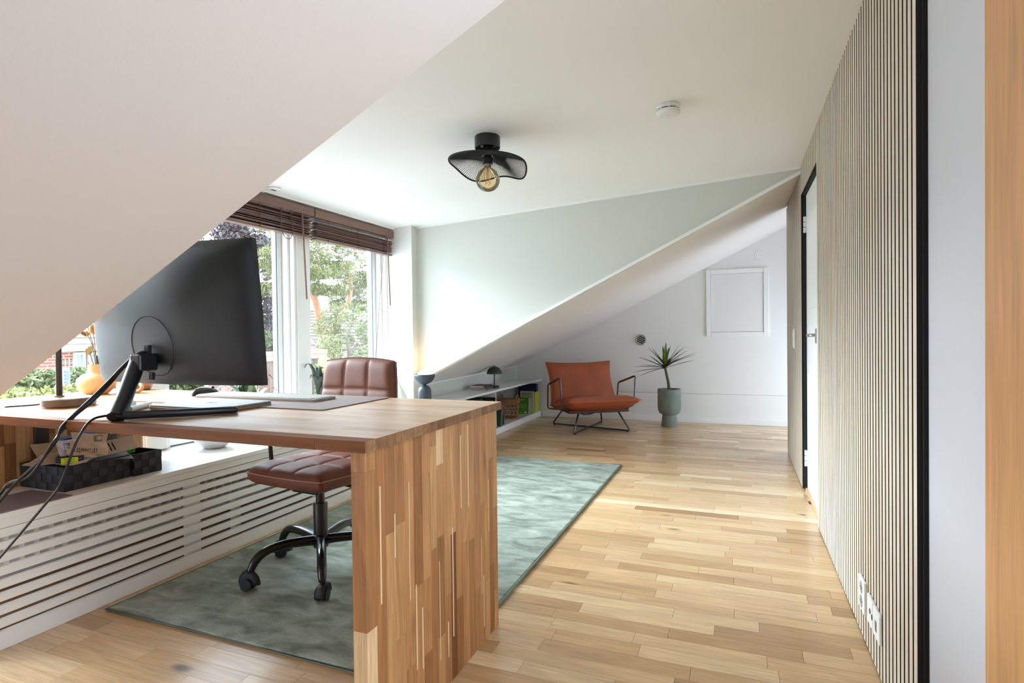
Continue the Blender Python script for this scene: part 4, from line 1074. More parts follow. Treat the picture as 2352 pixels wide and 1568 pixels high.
ringy(0.046, 0.063, -0.014, -0.002).build('vent_ring', plain('vent_grey', (170, 170, 166), 0.4, 0.3), vt, smooth='all')
MB().cyl((0, -0.003, 0), (0, -0.0005, 0), 0.05, 32).build('vent_back', BLACK_EDGE, vt)
for k in range(-2, 3):
    q = 0.02*k; L = math.sqrt(max(0, 0.047**2-q*q)); d = Vector((math.cos(0.45), 0, -math.sin(0.45))); nrm = Vector((math.sin(0.45), 0, math.cos(0.45)))
    MB().obox(nrm*q+Vector((0, -0.007, 0)), d*L, (0, 0.0025, 0.001), nrm*0.0032).build('louvre', plain('vent_slat', (186, 186, 182), 0.4), vt)
cv = thing('ceiling_cover', 'small round white blanking cover above the wall hatch', 'cover', (0.205, 6.56, 1.795))
MB().cyl((0, -0.010, 0), (0, -0.0005, 0), 0.044, 36).build('cover_disc', WALL_WHITE, cv, bevel=0.003)
for s in (-1, 1): MB().cyl((s*0.024, -0.0115, 0), (s*0.024, -0.009, 0), 0.003, 8).build('screw', plain('screw_grey', (150, 146, 140), 0.5), cv)

# ================================================================== ARMCHAIR
ac = thing('armchair', 'cognac leather lounge chair with thin dark metal frame', 'armchair', (-1.467, 5.859, 0), math.radians(34))
AW = 0.375
def pillow(P, nu, nv, thick, mb, pinch=1.0):
    """P(u,v)->(point, normal); pillow closed at its edges with pointed corners"""
    def s(sign):
        def fn(i, j):
            u, v = 2*i-1, 2*j-1
            cu = 1-0.055*(1-u*u)*0 ; 
            uu = u*(1-0.075*(1-v*v)); vv = v*(1-0.075*(1-u*u))
            p, nrm = P(uu, vv)
            h = thick*((1-u**4)*(1-v**4))**0.5*(1-0.12*math.cos(3*u)*abs(v))
            return p+nrm*h*sign
        return fn
    mb.grid(s(1), nu, nv); mb.grid(s(-1), nu, nv); return mb
def seatP(u, v):
    f = (v+1)/2                      # 0 front .. 1 back
    y = -0.465+f*0.66; z = 0.335-0.105*f-0.01*math.sin(PI*f)
    return Vector((u*AW, y, z)), Vector((0, 0.157, 0.988))
def backP(u, v):
    f = (v+1)/2
    y = 0.150+f*0.205; z = 0.245+f*0.44
    return Vector((u*AW, y, z)), Vector((0, -0.906, 0.422))
m = MB(); pillow(seatP, 36, 36, 0.078, m); sc_ = m.build('seat_cushion', COGNAC, ac, smooth='all')
def edgepts(P, n=20):
    out = []
    for k in range(4*n):
        t = k/n; s = int(t); f = t-s; u, v = [(2*f-1, -1), (1, 2*f-1), (1-2*f, 1), (-1, 1-2*f)][s]
        out.append(P(u*(1-0.075*(1-v*v)), v*(1-0.075*(1-u*u)))[0])
    return out
PIP = plain('cognac_piping', (178, 92, 50), 0.45)
MB().tube(edgepts(seatP), 0.0055, 8, closed=True).build('piping', PIP, sc_, smooth='all')
m = MB(); pillow(backP, 36, 36, 0.062, m); bc_ = m.build('back_cushion', COGNAC, ac, smooth='all')
MB().tube(edgepts(backP), 0.0055, 8, closed=True).build('piping', PIP, bc_, smooth='all')
MB().box(-0.32, 0.32, -0.30, 0.10, 0.20, 0.235).build('seat_sling', plain('dark_leather_sling', (84, 38, 22), 0.6), ac, bevel=0.01)
def bend(pts, r=0.03, n=4):
    P = [Vector(p) for p in pts]; out = [P[0]]
    for i in range(1, len(P)-1):
        a = (P[i-1]-P[i]); b_ = (P[i+1]-P[i]); ra = min(r, a.length*0.45); rb = min(r, b_.length*0.45)
        p0 = P[i]+a.normalized()*ra; p1 = P[i]+b_.normalized()*rb
        for k in range(n+1):
            t = k/n; out.append((1-t)**2*p0+2*t*(1-t)*P[i]+t*t*p1)
    out.append(P[-1]); return out
TR = 0.0085
m = MB().tube(bend([(-0.20, -0.26, 0.225), (-0.29, -0.34, 0.012), (0.27, 0.34, 0.012), (0.20, 0.20, 0.215)]), TR, 10); m.build('leg_frame', DARK_STEEL, ac, smooth='all')
m = MB().tube(bend([(0.20, -0.26, 0.225), (0.31, -0.34, 0.012), (-0.30, 0.35, 0.012), (-0.20, 0.20, 0.215)]), TR, 10); m.build('leg_frame', DARK_STEEL, ac, smooth='all')
for s in (-1, 1):
    m = MB().tube(bend([(s*0.30, -0.27, 0.235), (s*0.385, -0.27, 0.262), (s*0.40, -0.275, 0.56), (s*0.40, 0.17, 0.455), (s*0.395, 0.205, 0.20), (s*0.30, 0.16, 0.19)], 0.025), 0.0075, 10); arm = m.build('arm_frame', DARK_STEEL, ac, smooth='all')
    MB().tube([(s*0.40, -0.235, 0.5515), (s*0.40, 0.13, 0.465)], 0.0105, 10).build('arm_wrap', plain('dark_brown_wrap', (92, 42, 26), 0.6), arm, smooth=True)
MB().tube(smoothpath([(-0.16, -0.10, 0.205), (-0.10, -0.05, 0.16), (0.0, 0.0, 0.148), (0.10, 0.05, 0.165), (0.16, 0.10, 0.205)], 6), 0.007, 8).build('sling_rod', BLACK_METAL, ac, smooth='all')
for fx, fy in ((0.29, -0.315), (-0.285, 0.325), (-0.268, -0.315), (0.25, 0.315)):
    MB().box(fx-0.012, fx+0.012, fy-0.012, fy+0.012, 0.0, 0.014).build('glide', BLACK_PLASTIC, ac, bevel=0.003)

# ================================================================== PLANT IN FOOTED POT
pt = thing('plant_pot', 'grey green footed stone pot against the far wall', 'pot', (-0.69, 6.235, 0))
STONE = plain('grey_green_stone', (116, 124, 116), 0.75, bump=0.35, bscale=120, var=0.16, vscale=10)
MB().lathe([(0.083, 0.0), (0.085, 0.004), (0.072, 0.118), (0.072, 0.124), (0.100, 0.140), (0.117, 0.17), (0.120, 0.20), (0.120, 0.392), (0.117, 0.398), (0.109, 0.398), (0.107, 0.39), (0.107, 0.35), (0.0, 0.35)], n=56, cap1=False).build('body', STONE, pt, smooth=True)
MB().lathe([(0.106, 0.352), (0.0, 0.362)], n=32, cap0=True, cap1=False).build('soil', plain('potting_soil', (40, 32, 26), 0.95, bump=0.8, bscale=150), pt)
yk = thing('yucca_plant', 'spiky yucca with bare stem growing from the stone pot', 'plant', (-0.70, 6.235, 0.355))
stemp = smoothpath([(0.01, 0, 0.0), (0.004, 0, 0.10), (-0.014, 0, 0.19), (-0.03, 0, 0.27)], 6)
MB().tube(stemp, 0.014, 12, radii=[0.016-0.004*i/len(stemp) for i in range(len(stemp))]).build('stem', plain('olive_stem', (78, 78, 50), 0.8, bump=0.6, bscale=120, var=0.25, vscale=30), yk, smooth='all')
LG = [plain('yucca_dark_leaf', (44, 50, 40), 0.45), plain('yucca_mid_leaf', (72, 86, 44), 0.45), plain('yucca_bright_leaf', (98, 124, 46), 0.45)]
rnd = random.Random(4)
spec = [(-168, 8, .34, 0), (-175, -2, .36, 0), (172, -14, .32, 0), (160, 25, .36, 0), (150, 38, .26, 0), (-150, 12, .28, 0), (-110, 15, .2, 0),
        (178, 52, .30, 2), (-160, 58, .27, 2), (-95, 66, .22, 2), (-60, 84, .30, 2), (120, 78, .27, 1), (-20, 76, .29, 1), (10, 62, .32, 1), (0, 55, .30, 0), (-10, 48, .33, 0),
        (15, 40, .32, 0), (-5, 30, .38, 0), (8, 27, .36, 0), (-30, 33, .27, 0), (50, 30, .26, 0), (90, 40, .28, 0), (-60, 40, .2, 1), (-120, 45, .2, 1), (70, 65, .25, 1), (-2, 22, .33, 0)]
for az, el, L, mi in spec:
    a = math.radians(az); e = math.radians(el); u = Vector((math.cos(a), math.sin(a)*0.75, 0)); base = Vector((-0.03, 0, 0.265+rnd.uniform(-0.01, 0.02)))
    s = u.cross(Vector((0, 0, 1))).normalized(); m = MB(); P = []
    for q in range(8):
        f = q/7; droop = 0.10*L*f*f
        c = base+(u*math.cos(e)+Vector((0, 0, math.sin(e))))*L*f-Vector((0, 0, droop)); w = (0.021 if mi == 2 else 0.0165)*(math.sin(PI*(0.10+0.9*f)**0.8)**0.7 if f < 1 else 0)+0.0008
        upv = s.cross(u*math.cos(e)+Vector((0, 0, math.sin(e)))).normalized()
        P.append((c-s*w+upv*w*0.35, c, c+s*w+upv*w*0.35))
    for q in range(7):
        m.poly([P[q][0], P[q][1], P[q+1][1], P[q+1][0]]); m.poly([P[q][1], P[q][2], P[q+1][2], P[q+1][1]])
    m.build('leaf', LG[mi], yk, smooth='all', fix=False)

# ================================================================== ON AND IN THE LOW SHELF
tl = thing('mushroom_lamp', 'small black dome table lamp standing on the low shelf', 'lamp', (-2.335, 5.36, SZ+0.0003)); tl.scale = (0.9, 0.9, 0.87)
DK = plain('dark_green_black_metal', (44, 50, 46), 0.5)
MB().lathe([(0.052, 0), (0.054, 0.003), (0.054, 0.024), (0.050, 0.028), (0, 0.028)], n=36, cap1=False).build('base', DK, tl, smooth=True)
MB().cyl((0, 0, 0.028), (0, 0, 0.20), 0.0065, 14).build('pole', DK, tl, smooth=True)
dome = [(0.087*math.cos(math.radians(q)), 0.166+0.088*math.sin(math.radians(q))) for q in range(0, 86, 8)]+[(0.0, 0.254)]
MB().lathe(dome+[(0.0, 0.251)]+[(0.084*math.cos(math.radians(q)), 0.166+0.085*math.sin(math.radians(q))) for q in range(84, -1, -8)], n=44, cap0=False, cap1=False).build('shade', DK, tl, smooth=True)
MB().sphere((0, 0, 0.258), 0.007, 12, 8).build('finial', DK, tl, smooth='all')
sl = thing('globe_lamp', 'dark blue pillar lamp with glowing globe in a cup at the bench end', 'lamp', (-2.29, 3.885, BZ+0.0003))
SLATE = plain('slate_blue_metal', (58, 66, 78), 0.45)
MB().lathe([(0.050, 0), (0.052, 0.003), (0.052, 0.118), (0.048, 0.138), (0.036, 0.155), (0.018, 0.164), (0.012, 0.168)], n=40).build('body', SLATE, sl, smooth=True)
prof = [(0.012, 0.166)]+[(0.084*math.sin(math.radians(q)), 0.252-0.082*math.cos(math.radians(q))) for q in range(12, 91, 8)]+[(0.081, 0.252)]+[(0.079*math.sin(math.radians(q)), 0.252-0.076*math.cos(math.radians(q))) for q in range(88, 0, -8)]+[(0.0, 0.176)]
MB().lathe(prof, n=44, cap1=False).build('cup', SLATE, sl, smooth=True)
MB().sphere((0, 0, 0.232), 0.056, 28, 18).build('globe', emit_mat('warm_globe', (255, 206, 150), 1.1), sl, smooth='all')
lt = bpy.data.lights.new('globe_lamp_light', 'POINT'); lt.energy = 0.35; lt.color = (1.0, 0.66, 0.38); lt.shadow_soft_size = 0.05
lo = bpy.data.objects.new('globe_lamp_light', lt); COL.objects.link(lo); lo.parent = sl; lo.location = (0, 0, 0.345)
def book(label, loc, size, cov, rz=0, rx=0, pages=(232, 226, 212), group=None, title=None, standing=True, spine='x-'):
    """box book; size = thickness x, depth y, height z; pages inset"""
    t = thing('book', label, 'book', loc, rz, group); t.rotation_euler = (rx, 0, rz)
    a, d, h = size; m = plain('cover_'+label[:14].replace(' ', '_'), cov, 0.5)
    c = 0.003
    MB().box(0, c, 0, d, 0, h).build('cover', m, t); MB().box(a-c, a, 0, d, 0, h).build('cover', m, t)
    MB().box(c, a-c, 0, c, 0, h).build('spine', m, t)
    MB().box(c, a-c, c, d-0.004, 0.003, h-0.003).build('pages', plain('pages_'+label[:10], pages, 0.8), t)
    return t
def flatbook(label, loc, w, d, th, cov, rz, pg=(230, 226, 216)):
    t = thing('book', label, 'book', loc, rz, 'books lying by the mushroom lamp'); m = plain('cover_'+label[:14], cov, 0.45)
    MB().box(-w/2, w/2, -d/2, d/2, 0, 0.0025).build('cover', m, t); MB().box(-w/2, w/2, -d/2, d/2, th-0.0025, th).build('cover', m, t)
    MB().box(w/2-0.003, w/2, -d/2, d/2, 0.0025, th-0.0025).build('spine', m, t)
    MB().box(-w/2+0.003, w/2-0.003, -d/2+0.003, d/2-0.003, 0.0025, th-0.0025).build('pages', plain('pg_'+label[:12], pg, 0.8), t)
    return t
fb = flatbook('lower pale book in the pair beside the mushroom lamp', (-2.40, 5.20, SZ+0.0003), 0.16, 0.22, 0.021, (96, 92, 110), math.radians(6))
flatbook('upper brown book lying on another beside the mushroom lamp', (-2.405, 5.19, SZ+0.0216), 0.155, 0.22, 0.022, (74, 44, 40), math.radians(2))
BB = 0.0603
# upright files and books at the far end
bf = thing('binder', 'tall navy blue binder at the far end of the low shelf', 'binder', (-2.50, 6.515, BB))
MB().box(0, 0.235, 0, 0.003, 0, 0.335).build('cover', plain('navy_board', (34, 44, 96), 0.5), bf); MB().box(0.232, 0.235, -0.055, -0.0002, 0, 0.335).build('spine', plain('navy_spine', (36, 48, 108), 0.5), bf); MB().box(0.0, 0.231, -0.05, -0.0005, 0.004, 0.31).build('pages', plain('navy_inner', (40, 46, 84), 0.6), bf); MB().box(0, 0.235, -0.058, -0.0555, 0, 0.335).build('cover', plain('navy_board_front', (30, 40, 90), 0.5), bf)
gb = thing('book', 'green paperback standing face out on the low shelf', 'book', (-2.43, 6.25, BB), math.radians(4), 'books at the far end of the low shelf')
lean = 0.03
def facebook(t, w, h, th, cov, prints, tilt_):
    m = plain('facecover_%s' % t.name+str(cov[0]), cov, 0.45)
    MB().obox((w/2, th/2+tilt_*0.5, h/2), (w/2, 0, 0), (0, th/2-0.0015, 0), (0, tilt_/2, h/2-0.002)).build('pages', plain('pp%d' % cov[0], (230, 226, 214), 0.8), t)
    MB().obox((w/2, 0.0008+tilt_*0.5, h/2), (w/2, 0, 0), (0, 0.0008, 0), (0, tilt_/2, h/2)).build('cover', m, t)
    MB().obox((w/2, th+tilt_*0.5, h/2), (w/2, 0, 0), (0, 0.0008, 0), (0, tilt_/2, h/2)).build('cover', m, t)
    for (x0, x1, z0, z1, c) in prints:
        MB().obox(((x0+x1)/2*w, -0.0006+tilt_*((z0+z1)/2), (z0+z1)/2*h), ((x1-x0)/2*w, 0, 0), (0, 0.0004, 0), (0, tilt_*(z1-z0)/2, (z1-z0)/2*h)).build('print', plain('print%d%d' % (cov[0], int(x0*100)), c, 0.5), t)
facebook(gb, 0.135, 0.185, 0.018, (92, 150, 50), [(0.15, 0.6, 0.86, 0.9, (230, 240, 210)), (0.1, 0.8, 0.55, 0.58, (160, 200, 120)), (0.1, 0.75, 0.47, 0.5, (160, 200, 120)), (0.1, 0.8, 0.39, 0.42, (160, 200, 120)), (0.6, 0.85, 0.06, 0.14, (240, 240, 240))], 0.02)
bb2 = thing('book', 'beige printed book standing behind the green paperback', 'book', (-2.415, 6.30, BB), math.radians(3), 'books at the far end of the low shelf')
facebook(bb2, 0.165, 0.262, 0.02, (196, 196, 166), [(0.1, 0.85, 0.86, 0.9, (120, 124, 96)), (0.1, 0.8, 0.78, 0.81, (140, 144, 112)), (0.1, 0.85, 0.70, 0.73, (140, 144, 112)), (0.1, 0.7, 0.62, 0.65, (140, 144, 112))], 0.01)
xx = -2.345
for lab, th, hh_, cv_, yv in (('crimson spine book between beige and white spines', 0.018, 0.235, (150, 34, 62), 6.36), ('thin white spine book next to the crimson one', 0.012, 0.205, (226, 222, 226), 6.36), ('navy spine book between white and lime spines', 0.013, 0.22, (52, 60, 120), 6.36), ('lime yellow spine book at the far right of the row', 0.014, 0.245, (190, 206, 60), 6.37)):
    xx += 0.001
    xx += th
for k, (lab, th, hh_, cv_) in enumerate((('crimson spine book beside the beige printed book', 0.020, 0.235, (150, 34, 62)), ('thin white spine book next to the crimson one', 0.013, 0.205, (226, 222, 226)), ('narrow navy spine book between white and lime spines', 0.012, 0.22, (52, 60, 120)), ('lime yellow spine book at the right end of the row', 0.014, 0.245, (190, 206, 60)))):
    x0_ = -2.246-0.0655+[0, 0.021, 0.035, 0.048][k]
    book(lab, (x0_, 6.36, BB), (th, 0.15, hh_), cv_, group='books at the far end of the low shelf')
# dark folders and tilted files near the desk end of the shelf
bx = thing('box_file', 'black box file with open top in the low shelf', 'box file', (-2.50, 5.19, BB))
m = MB(); m.box(0, 0.21, 0, 0.004, 0, 0.30); m.box(0, 0.21, 0.086, 0.09, 0, 0.30); m.box(0, 0.004, 0.004, 0.086, 0, 0.30); m.box(0.206, 0.21, 0.004, 0.086, 0, 0.12); m.box(0, 0.21, 0.004, 0.086, 0, 0.004); m.build('file_body', plain('black_card', (28, 28, 32), 0.6), bx)
MB().box(0.012, 0.19, 0.012, 0.08, 0.006, 0.27).build('papers', plain('file_papers', (70, 72, 80), 0.7), bx)
bx2 = thing('box_file', 'black sloping magazine file nearest the desk in the shelf', 'box file', (-2.52, 5.08, BB))
MB().prism([(0, 0), (0.23, 0), (0.23, 0.14), (0.14, 0.31), (0, 0.31)], 1, 0, 0.09).build('file_body', plain('black_card_b', (24, 25, 28), 0.55), bx2, bevel=0.002)
for k, (lab, cv_) in enumerate((('dark green folder leaning beside the wicker basket', (40, 84, 66)), ('pink folder leaning against the dark green one', (170, 70, 90)), ('grey folder leaning between pink folder and basket', (150, 158, 160)))):
    t = thing('folder', lab, 'folder', (-2.455, 5.335+0.016*k, BB), 0, 'leaning folders in the low shelf'); t.rotation_euler = (math.radians(-9), 0, 0)
    MB().box(0, 0.19, 0, 0.003, 0, 0.235-0.01*k).build('cover', plain('folder_%d' % k, cv_, 0.5), t); MB().box(0, 0.19, 0.0075, 0.0105, 0, 0.235-0.01*k).build('cover', plain('folder_b%d' % k, cv_, 0.5), t); MB().box(0.003, 0.186, 0.0032, 0.0073, 0.002, 0.225-0.01*k).build('papers', PAPW, t)
ob = thing('organiser_box', 'low dark blue box at the front of the leaning folders', 'box', (-2.43, 5.43, BB))
m = MB(); m.box(0, 0.15, 0, 0.05, 0, 0.09); m.build('box_body', plain('dark_blue_box', (38, 44, 62), 0.6), ob, bevel=0.003); MB().box(-0.002, 0.152, -0.002, 0.052, 0.0905, 0.10).build('lid', plain('dark_blue_lid', (44, 52, 74), 0.6), ob, bevel=0.002)
# wicker basket
bk2 = thing('wicker_basket', 'open weave wicker basket with two loop handles in the shelf', 'basket', (-2.39, 5.90, BB))
WK = plain('wicker', (172, 132, 92), 0.75, bump=0.5, bscale=300, var=0.22, vscale=40)
def br(z): return 0.088+0.12*z
for z in (0.006, 0.045, 0.085, 0.125, 0.165):
    MB().tube([(br(z)*math.cos(2*PI*k/36), br(z)*math.sin(2*PI*k/36), z) for k in range(36)], 0.0055, 8, closed=True).build('weave_ring', WK, bk2, smooth='all')
for r, (za, zb) in enumerate(((0.006, 0.045), (0.045, 0.085), (0.085, 0.125), (0.125, 0.165))):
    for k in range(14):
        a = 2*PI*(k+0.5*(r % 2))/14; z1 = (br(za)*math.cos(a), br(za)*math.sin(a), za); z2 = (br(zb)*math.cos(a), br(zb)*math.sin(a), zb)
        MB().tube([z1, z2], 0.006, 6).build('stake', WK, bk2, fix=False)
m = MB()
for k in range(48):
    a = 2*PI*k/48; R_ = br(0.19)
    m.obox((R_*math.cos(a), R_*math.sin(a), 0.192), (0.006*math.cos(a), 0.006*math.sin(a), 0.001), (-0.0058*math.sin(a), 0.0058*math.cos(a), 0.003 if k % 2 else -0.003), (0, 0, 0.026))
o = m.build('rim', WK, bk2, bevel=0.0015, seg=1); o['kind'] = 'stuff'
MB().lathe([(0.088, 0.002), (0.0, 0.004)], n=28, cap1=False).build('basket_floor', WK, bk2)
for s in (-1, 1):
    MB().tube([(s*0.085*0.9+s*0.02, 0.036*math.cos(t), 0.212+0.05*math.sin(t)) for t in [PI*q/14 for q in range(15)]], 0.0085, 8).build('handle', WK, bk2, smooth='all')

# ================================================================== OUTSIDE
GZ = -2.4
struct('ground', MB().box(-80, -3.1, -40, 80, GZ-0.2, GZ), plain('pale_bounce_ground', (204, 204, 202), 0.9, var=0.1, vscale=1.5))  # ground colour made pale to bounce extra daylight onto the ceiling
def leafmat(name, cols):
    m, n, l, b = newmat(name)
    g_ = n.new('ShaderNodeNewGeometry'); r = n.new('ShaderNodeValToRGB'); cr = r.color_ramp
    while len(cr.elements) < len(cols): cr.elements.new(0.5)
    for i in range(len(cols)): cr.elements[i].position = i/max(1, len(cols)-1)
    for i, c in enumerate(cols): cr.elements[i].color = lin(tuple(v*0.74 for v in c))
    l.new(g_.outputs['Random Per Island'], r.inputs['Fac']); l.new(r.outputs['Color'], b.inputs['Base Color'])
    b.inputs['Roughness'].default_value = 0.6
    return m
def leafcloud(blobs, size, seed, aspect=0.5, flat=0.0):
    """blobs: (centre, radii, count); bent diamond leaves scattered through soft ellipsoids or boxes"""
    rnd = random.Random(seed); m = MB()
    for c, r, cnt, *box in blobs:
        for _ in range(cnt):
            if box:
                p = Vector((rnd.uniform(-1, 1), rnd.uniform(-1, 1), rnd.uniform(-1, 1)))
                ax = rnd.choice((0, 1, 2, 2)); p[ax] = math.copysign(rnd.uniform(0.8, 1.04), p[ax]) if ax < 2 else rnd.uniform(0.8, 1.06)
            else:
                p = Vector((rnd.gauss(0, 1), rnd.gauss(0, 1), rnd.gauss(0, 1))).normalized()*(rnd.uniform(0.45, 1.0)**0.5)*rnd.uniform(0.9, 1.08)
            q = Vector((c[0]+p.x*r[0], c[1]+p.y*r[1], c[2]+p.z*r[2]))
            d = Vector((rnd.gauss(0, 1), rnd.gauss(0, 1), rnd.gauss(0, 1)*(1-flat)+0.25)).normalized()
            s = d.orthogonal().normalized(); s = (s*math.cos(rnd.uniform(0, 6))+d.cross(s)*math.sin(rnd.uniform(0, 6))).normalized()
            L = size*rnd.uniform(0.6, 1.3); nrm = d.cross(s)*L*0.12
            m.poly([q-d*L/2, q+s*L*aspect/2+nrm, q+d*L/2, q-s*L*aspect/2+nrm])
    return m
def branchy(t, name, pts, r0, r1, mat):
    P = smoothpath(pts, 5); m = MB().tube(P, r0, 10, radii=[r0+(r1-r0)*i/(len(P)-1) for i in range(len(P))]); return m.build(name, mat, t, smooth='all')
def foliage(name, t, blobs, size, seed, mat, aspect=0.5, flat=0.0, off=None):
    m = leafcloud(blobs, size, seed, aspect, flat); m.moved(t.location); o = m.build(name, mat, t, fix=False); o['kind'] = 'stuff'; return o
BARK = plain('grey_bark', (118, 100, 84), 0.9, bump=0.8, bscale=20, var=0.25, vscale=6); PBARK = plain('orange_pine_bark', (164, 116, 84), 0.85, bump=0.8, bscale=20, var=0.2, vscale=5)
def rel(t, pts): return [Vector(p)-t.location for p in pts]
# pine
t = thing('pine_tree', 'tall pine with forked orange trunk beyond the right window', 'tree', (-11, 13.0, GZ))
branchy(t, 'trunk', rel(t, [(-11, 13.0, GZ), (-11, 12.95, -0.8), (-11, 13.0, 0.4), (-11, 13.1, 0.97)]), 0.20, 0.16, plain('pine_lower_bark', (138, 122, 108), 0.9, bump=0.8, bscale=20, var=0.25, vscale=6))
branchy(t, 'branch', rel(t, [(-11, 13.08, 0.9), (-11, 12.95, 1.4), (-11, 12.78, 2.0), (-11.1, 12.5, 2.5), (-11.2, 12.2, 3.2)]), 0.12, 0.06, PBARK)
branchy(t, 'branch', rel(t, [(-11, 13.1, 0.95), (-11, 13.45, 1.2), (-11, 13.95, 1.65), (-11, 14.25, 2.05), (-11, 14.35, 2.7), (-11.1, 14.2, 3.2)]), 0.11, 0.05, PBARK)
PINE = leafmat('pine_needles', [(118, 124, 66), (152, 154, 84), (134, 138, 74), (176, 172, 104), (160, 150, 90)])
bl = []
rnd = random.Random(77)
for c, r in (((-11.2, 12.6, 3.5), (1.0, 1.0, 0.55)), ((-11.4, 13.6, 3.75), (1.1, 0.9, 0.5)), ((-11.0, 14.5, 3.1), (1.0, 0.85, 0.4)), ((-11.0, 15.1, 2.75), (0.8, 0.6, 0.28)), ((-11.2, 13.4, 2.95), (1.1, 1.1, 0.4)), ((-11.0, 12.2, 2.6), (0.9, 0.8, 0.35)), ((-11.3, 14.6, 2.2), (0.9, 0.9, 0.3)), ((-11.0, 13.2, 2.25), (0.7, 0.8, 0.28)), ((-10.8, 11.2, 3.0), (0.7, 0.55, 0.35)), ((-10.9, 11.3, 2.2), (0.6, 0.5, 0.22)), ((-11.3, 15.2, 2.0), (0.7, 0.6, 0.3)), ((-11.5, 12.0, 4.1), (0.9, 0.9, 0.5))):
    for _ in range(9):
        bl.append(((c[0]+rnd.uniform(-1, 1)*r[0]*0.8, c[1]+rnd.uniform(-1, 1)*r[1]*0.8, c[2]+rnd.uniform(-1, 1)*r[2]*0.7), (r[0]*0.38, r[1]*0.38, r[2]*0.42), 230))
foliage('needles', t, bl, 0.16, 5, PINE, 0.16)
# purple tree
t = thing('purple_tree', 'dark purple leaved tree behind the street lamp', 'tree', (-18.2, 17.4, GZ))
branchy(t, 'trunk', rel(t, [(-18.2, 17.4, GZ), (-18.2, 17.4, 0.5), (-18.2, 17.3, 2.5)]), 0.22, 0.1, BARK)
bl = []
for _ in range(60):
    a = rnd.uniform(0, 2*PI); h = rnd.uniform(-0.95, 1); rr = math.sqrt(max(0, 1-h*h*0.8))*rnd.uniform(0.4, 1)
    bl.append(((-18.2+2.0*rr*math.cos(a), 17.4+2.1*rr*math.sin(a), 2.6+2.7*h), (0.55, 0.55, 0.5), 300))
foliage('leaves', t, bl, 0.16, 6, leafmat('purple_leaves', [(74, 52, 58), (98, 74, 78), (122, 100, 102), (70, 66, 60), (146, 130, 128)]), 0.6)
t = thing('conifer', 'green conifer tip showing just above the monitor', 'tree', (-22, 18.2, GZ))
branchy(t, 'trunk', rel(t, [(-22, 18.2, GZ), (-22, 18.2, 3.0)]), 0.2, 0.08, BARK)
foliage('needles', t, [((-22, 18.2, 5.7-0.55*k), (0.15+0.16*k, 0.15+0.16*k, 0.4), 200+60*k) for k in range(9)], 0.2, 9, leafmat('conifer_needles', [(84, 100, 66), (110, 126, 84)]), 0.2)
# yellow green tree
t = thing('willow_tree', 'pale yellow green feathery tree at the right of the window view', 'tree', (-9.6, 12.5, GZ))
branchy(t, 'trunk', rel(t, [(-9.6, 12.5, GZ), (-9.6, 12.5, -0.5), (-9.6, 12.4, 0.8)]), 0.12, 0.05, BARK)
bl = []
for _ in range(46):
    a = rnd.uniform(0, 2*PI); h = rnd.uniform(-1, 1); rr = math.sqrt(max(0, 1-h*h*0.85))*rnd.uniform(0.3, 1)
    bl.append(((-9.6+0.9*rr*math.cos(a), 12.55+1.15*rr*math.sin(a), 0.25+1.5*h), (0.34, 0.36, 0.32), 260))
foliage('leaves', t, bl, 0.12, 8, leafmat('yellow_green_leaves', [(168, 170, 112), (192, 190, 132), (150, 158, 96), (206, 204, 156)]), 0.3)
# hedges and shrubs
def hedge(name, label, x0, x1, y0, y1, top, cols, cnt, size, seed, lumps=True):
    t = thing(name, label, 'hedge', ((x0+x1)/2, (y0+y1)/2, GZ))
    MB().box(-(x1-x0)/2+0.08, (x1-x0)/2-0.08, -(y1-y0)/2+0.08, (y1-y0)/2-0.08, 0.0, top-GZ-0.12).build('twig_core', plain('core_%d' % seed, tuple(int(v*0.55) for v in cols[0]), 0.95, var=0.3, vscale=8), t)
    rn = random.Random(seed); bl = [(((x0+x1)/2, (y0+y1)/2, (GZ+top)/2), ((x1-x0)/2, (y1-y0)/2, (top-GZ)/2), cnt, True)]
    for _ in range(30): bl.append(((x1-0.1, rn.uniform(y0, y1), rn.uniform(top-1.4, top-0.1)), (0.25, 0.35, 0.22), cnt//60))
    foliage('leaves', t, bl, size, seed, leafmat('hedge_leaf_%d' % seed, cols), 0.5)
hedge('hedge', 'broad clipped green hedge in front of the brick house', -10.9, -10.0, 3.6, 8.6, 0.42, [(110, 124, 72), (140, 150, 92), (162, 168, 112), (124, 132, 80)], 9000, 0.12, 51)
hedge('hedge', 'yellowish low hedge just beyond the desk corner window', -7.9, -7.2, 2.4, 5.4, 0.36, [(168, 170, 90), (190, 188, 112), (146, 152, 78)], 5000, 0.09, 52)
hedge('hedge', 'green hedge under the pine right of the fence end', -8.1, -7.5, 9.2, 11.8, 0.42, [(120, 136, 80), (150, 162, 100), (172, 178, 122)], 4000, 0.11, 53)
t = thing('red_shrub', 'coral red flowering shrub below the fence', 'shrub', (-6.5, 6.4, GZ))
branchy(t, 'stem', [(0, 0, 0), (0.05, 0, 1.2), (0, 0, 2.2)], 0.05, 0.02, BARK)
foliage('leaves', t, [((-6.5+rnd.uniform(-.3, .3), 5.6+1.5*rnd.random(), rnd.uniform(-0.6, 0.16)), (0.25, 0.25, 0.16), 260) for _ in range(26)], 0.08, 12, leafmat('coral_leaves', [(204, 96, 84), (222, 140, 120), (176, 70, 66), (190, 176, 110)]), 0.6)
t = thing('red_shrub', 'dull red bush in front of the hipped roof', 'shrub', (-14.4, 14.75, GZ))
branchy(t, 'stem', [(0, 0, 0), (0.05, 0, 1.2), (0, 0, 2.8)], 0.07, 0.03, BARK)
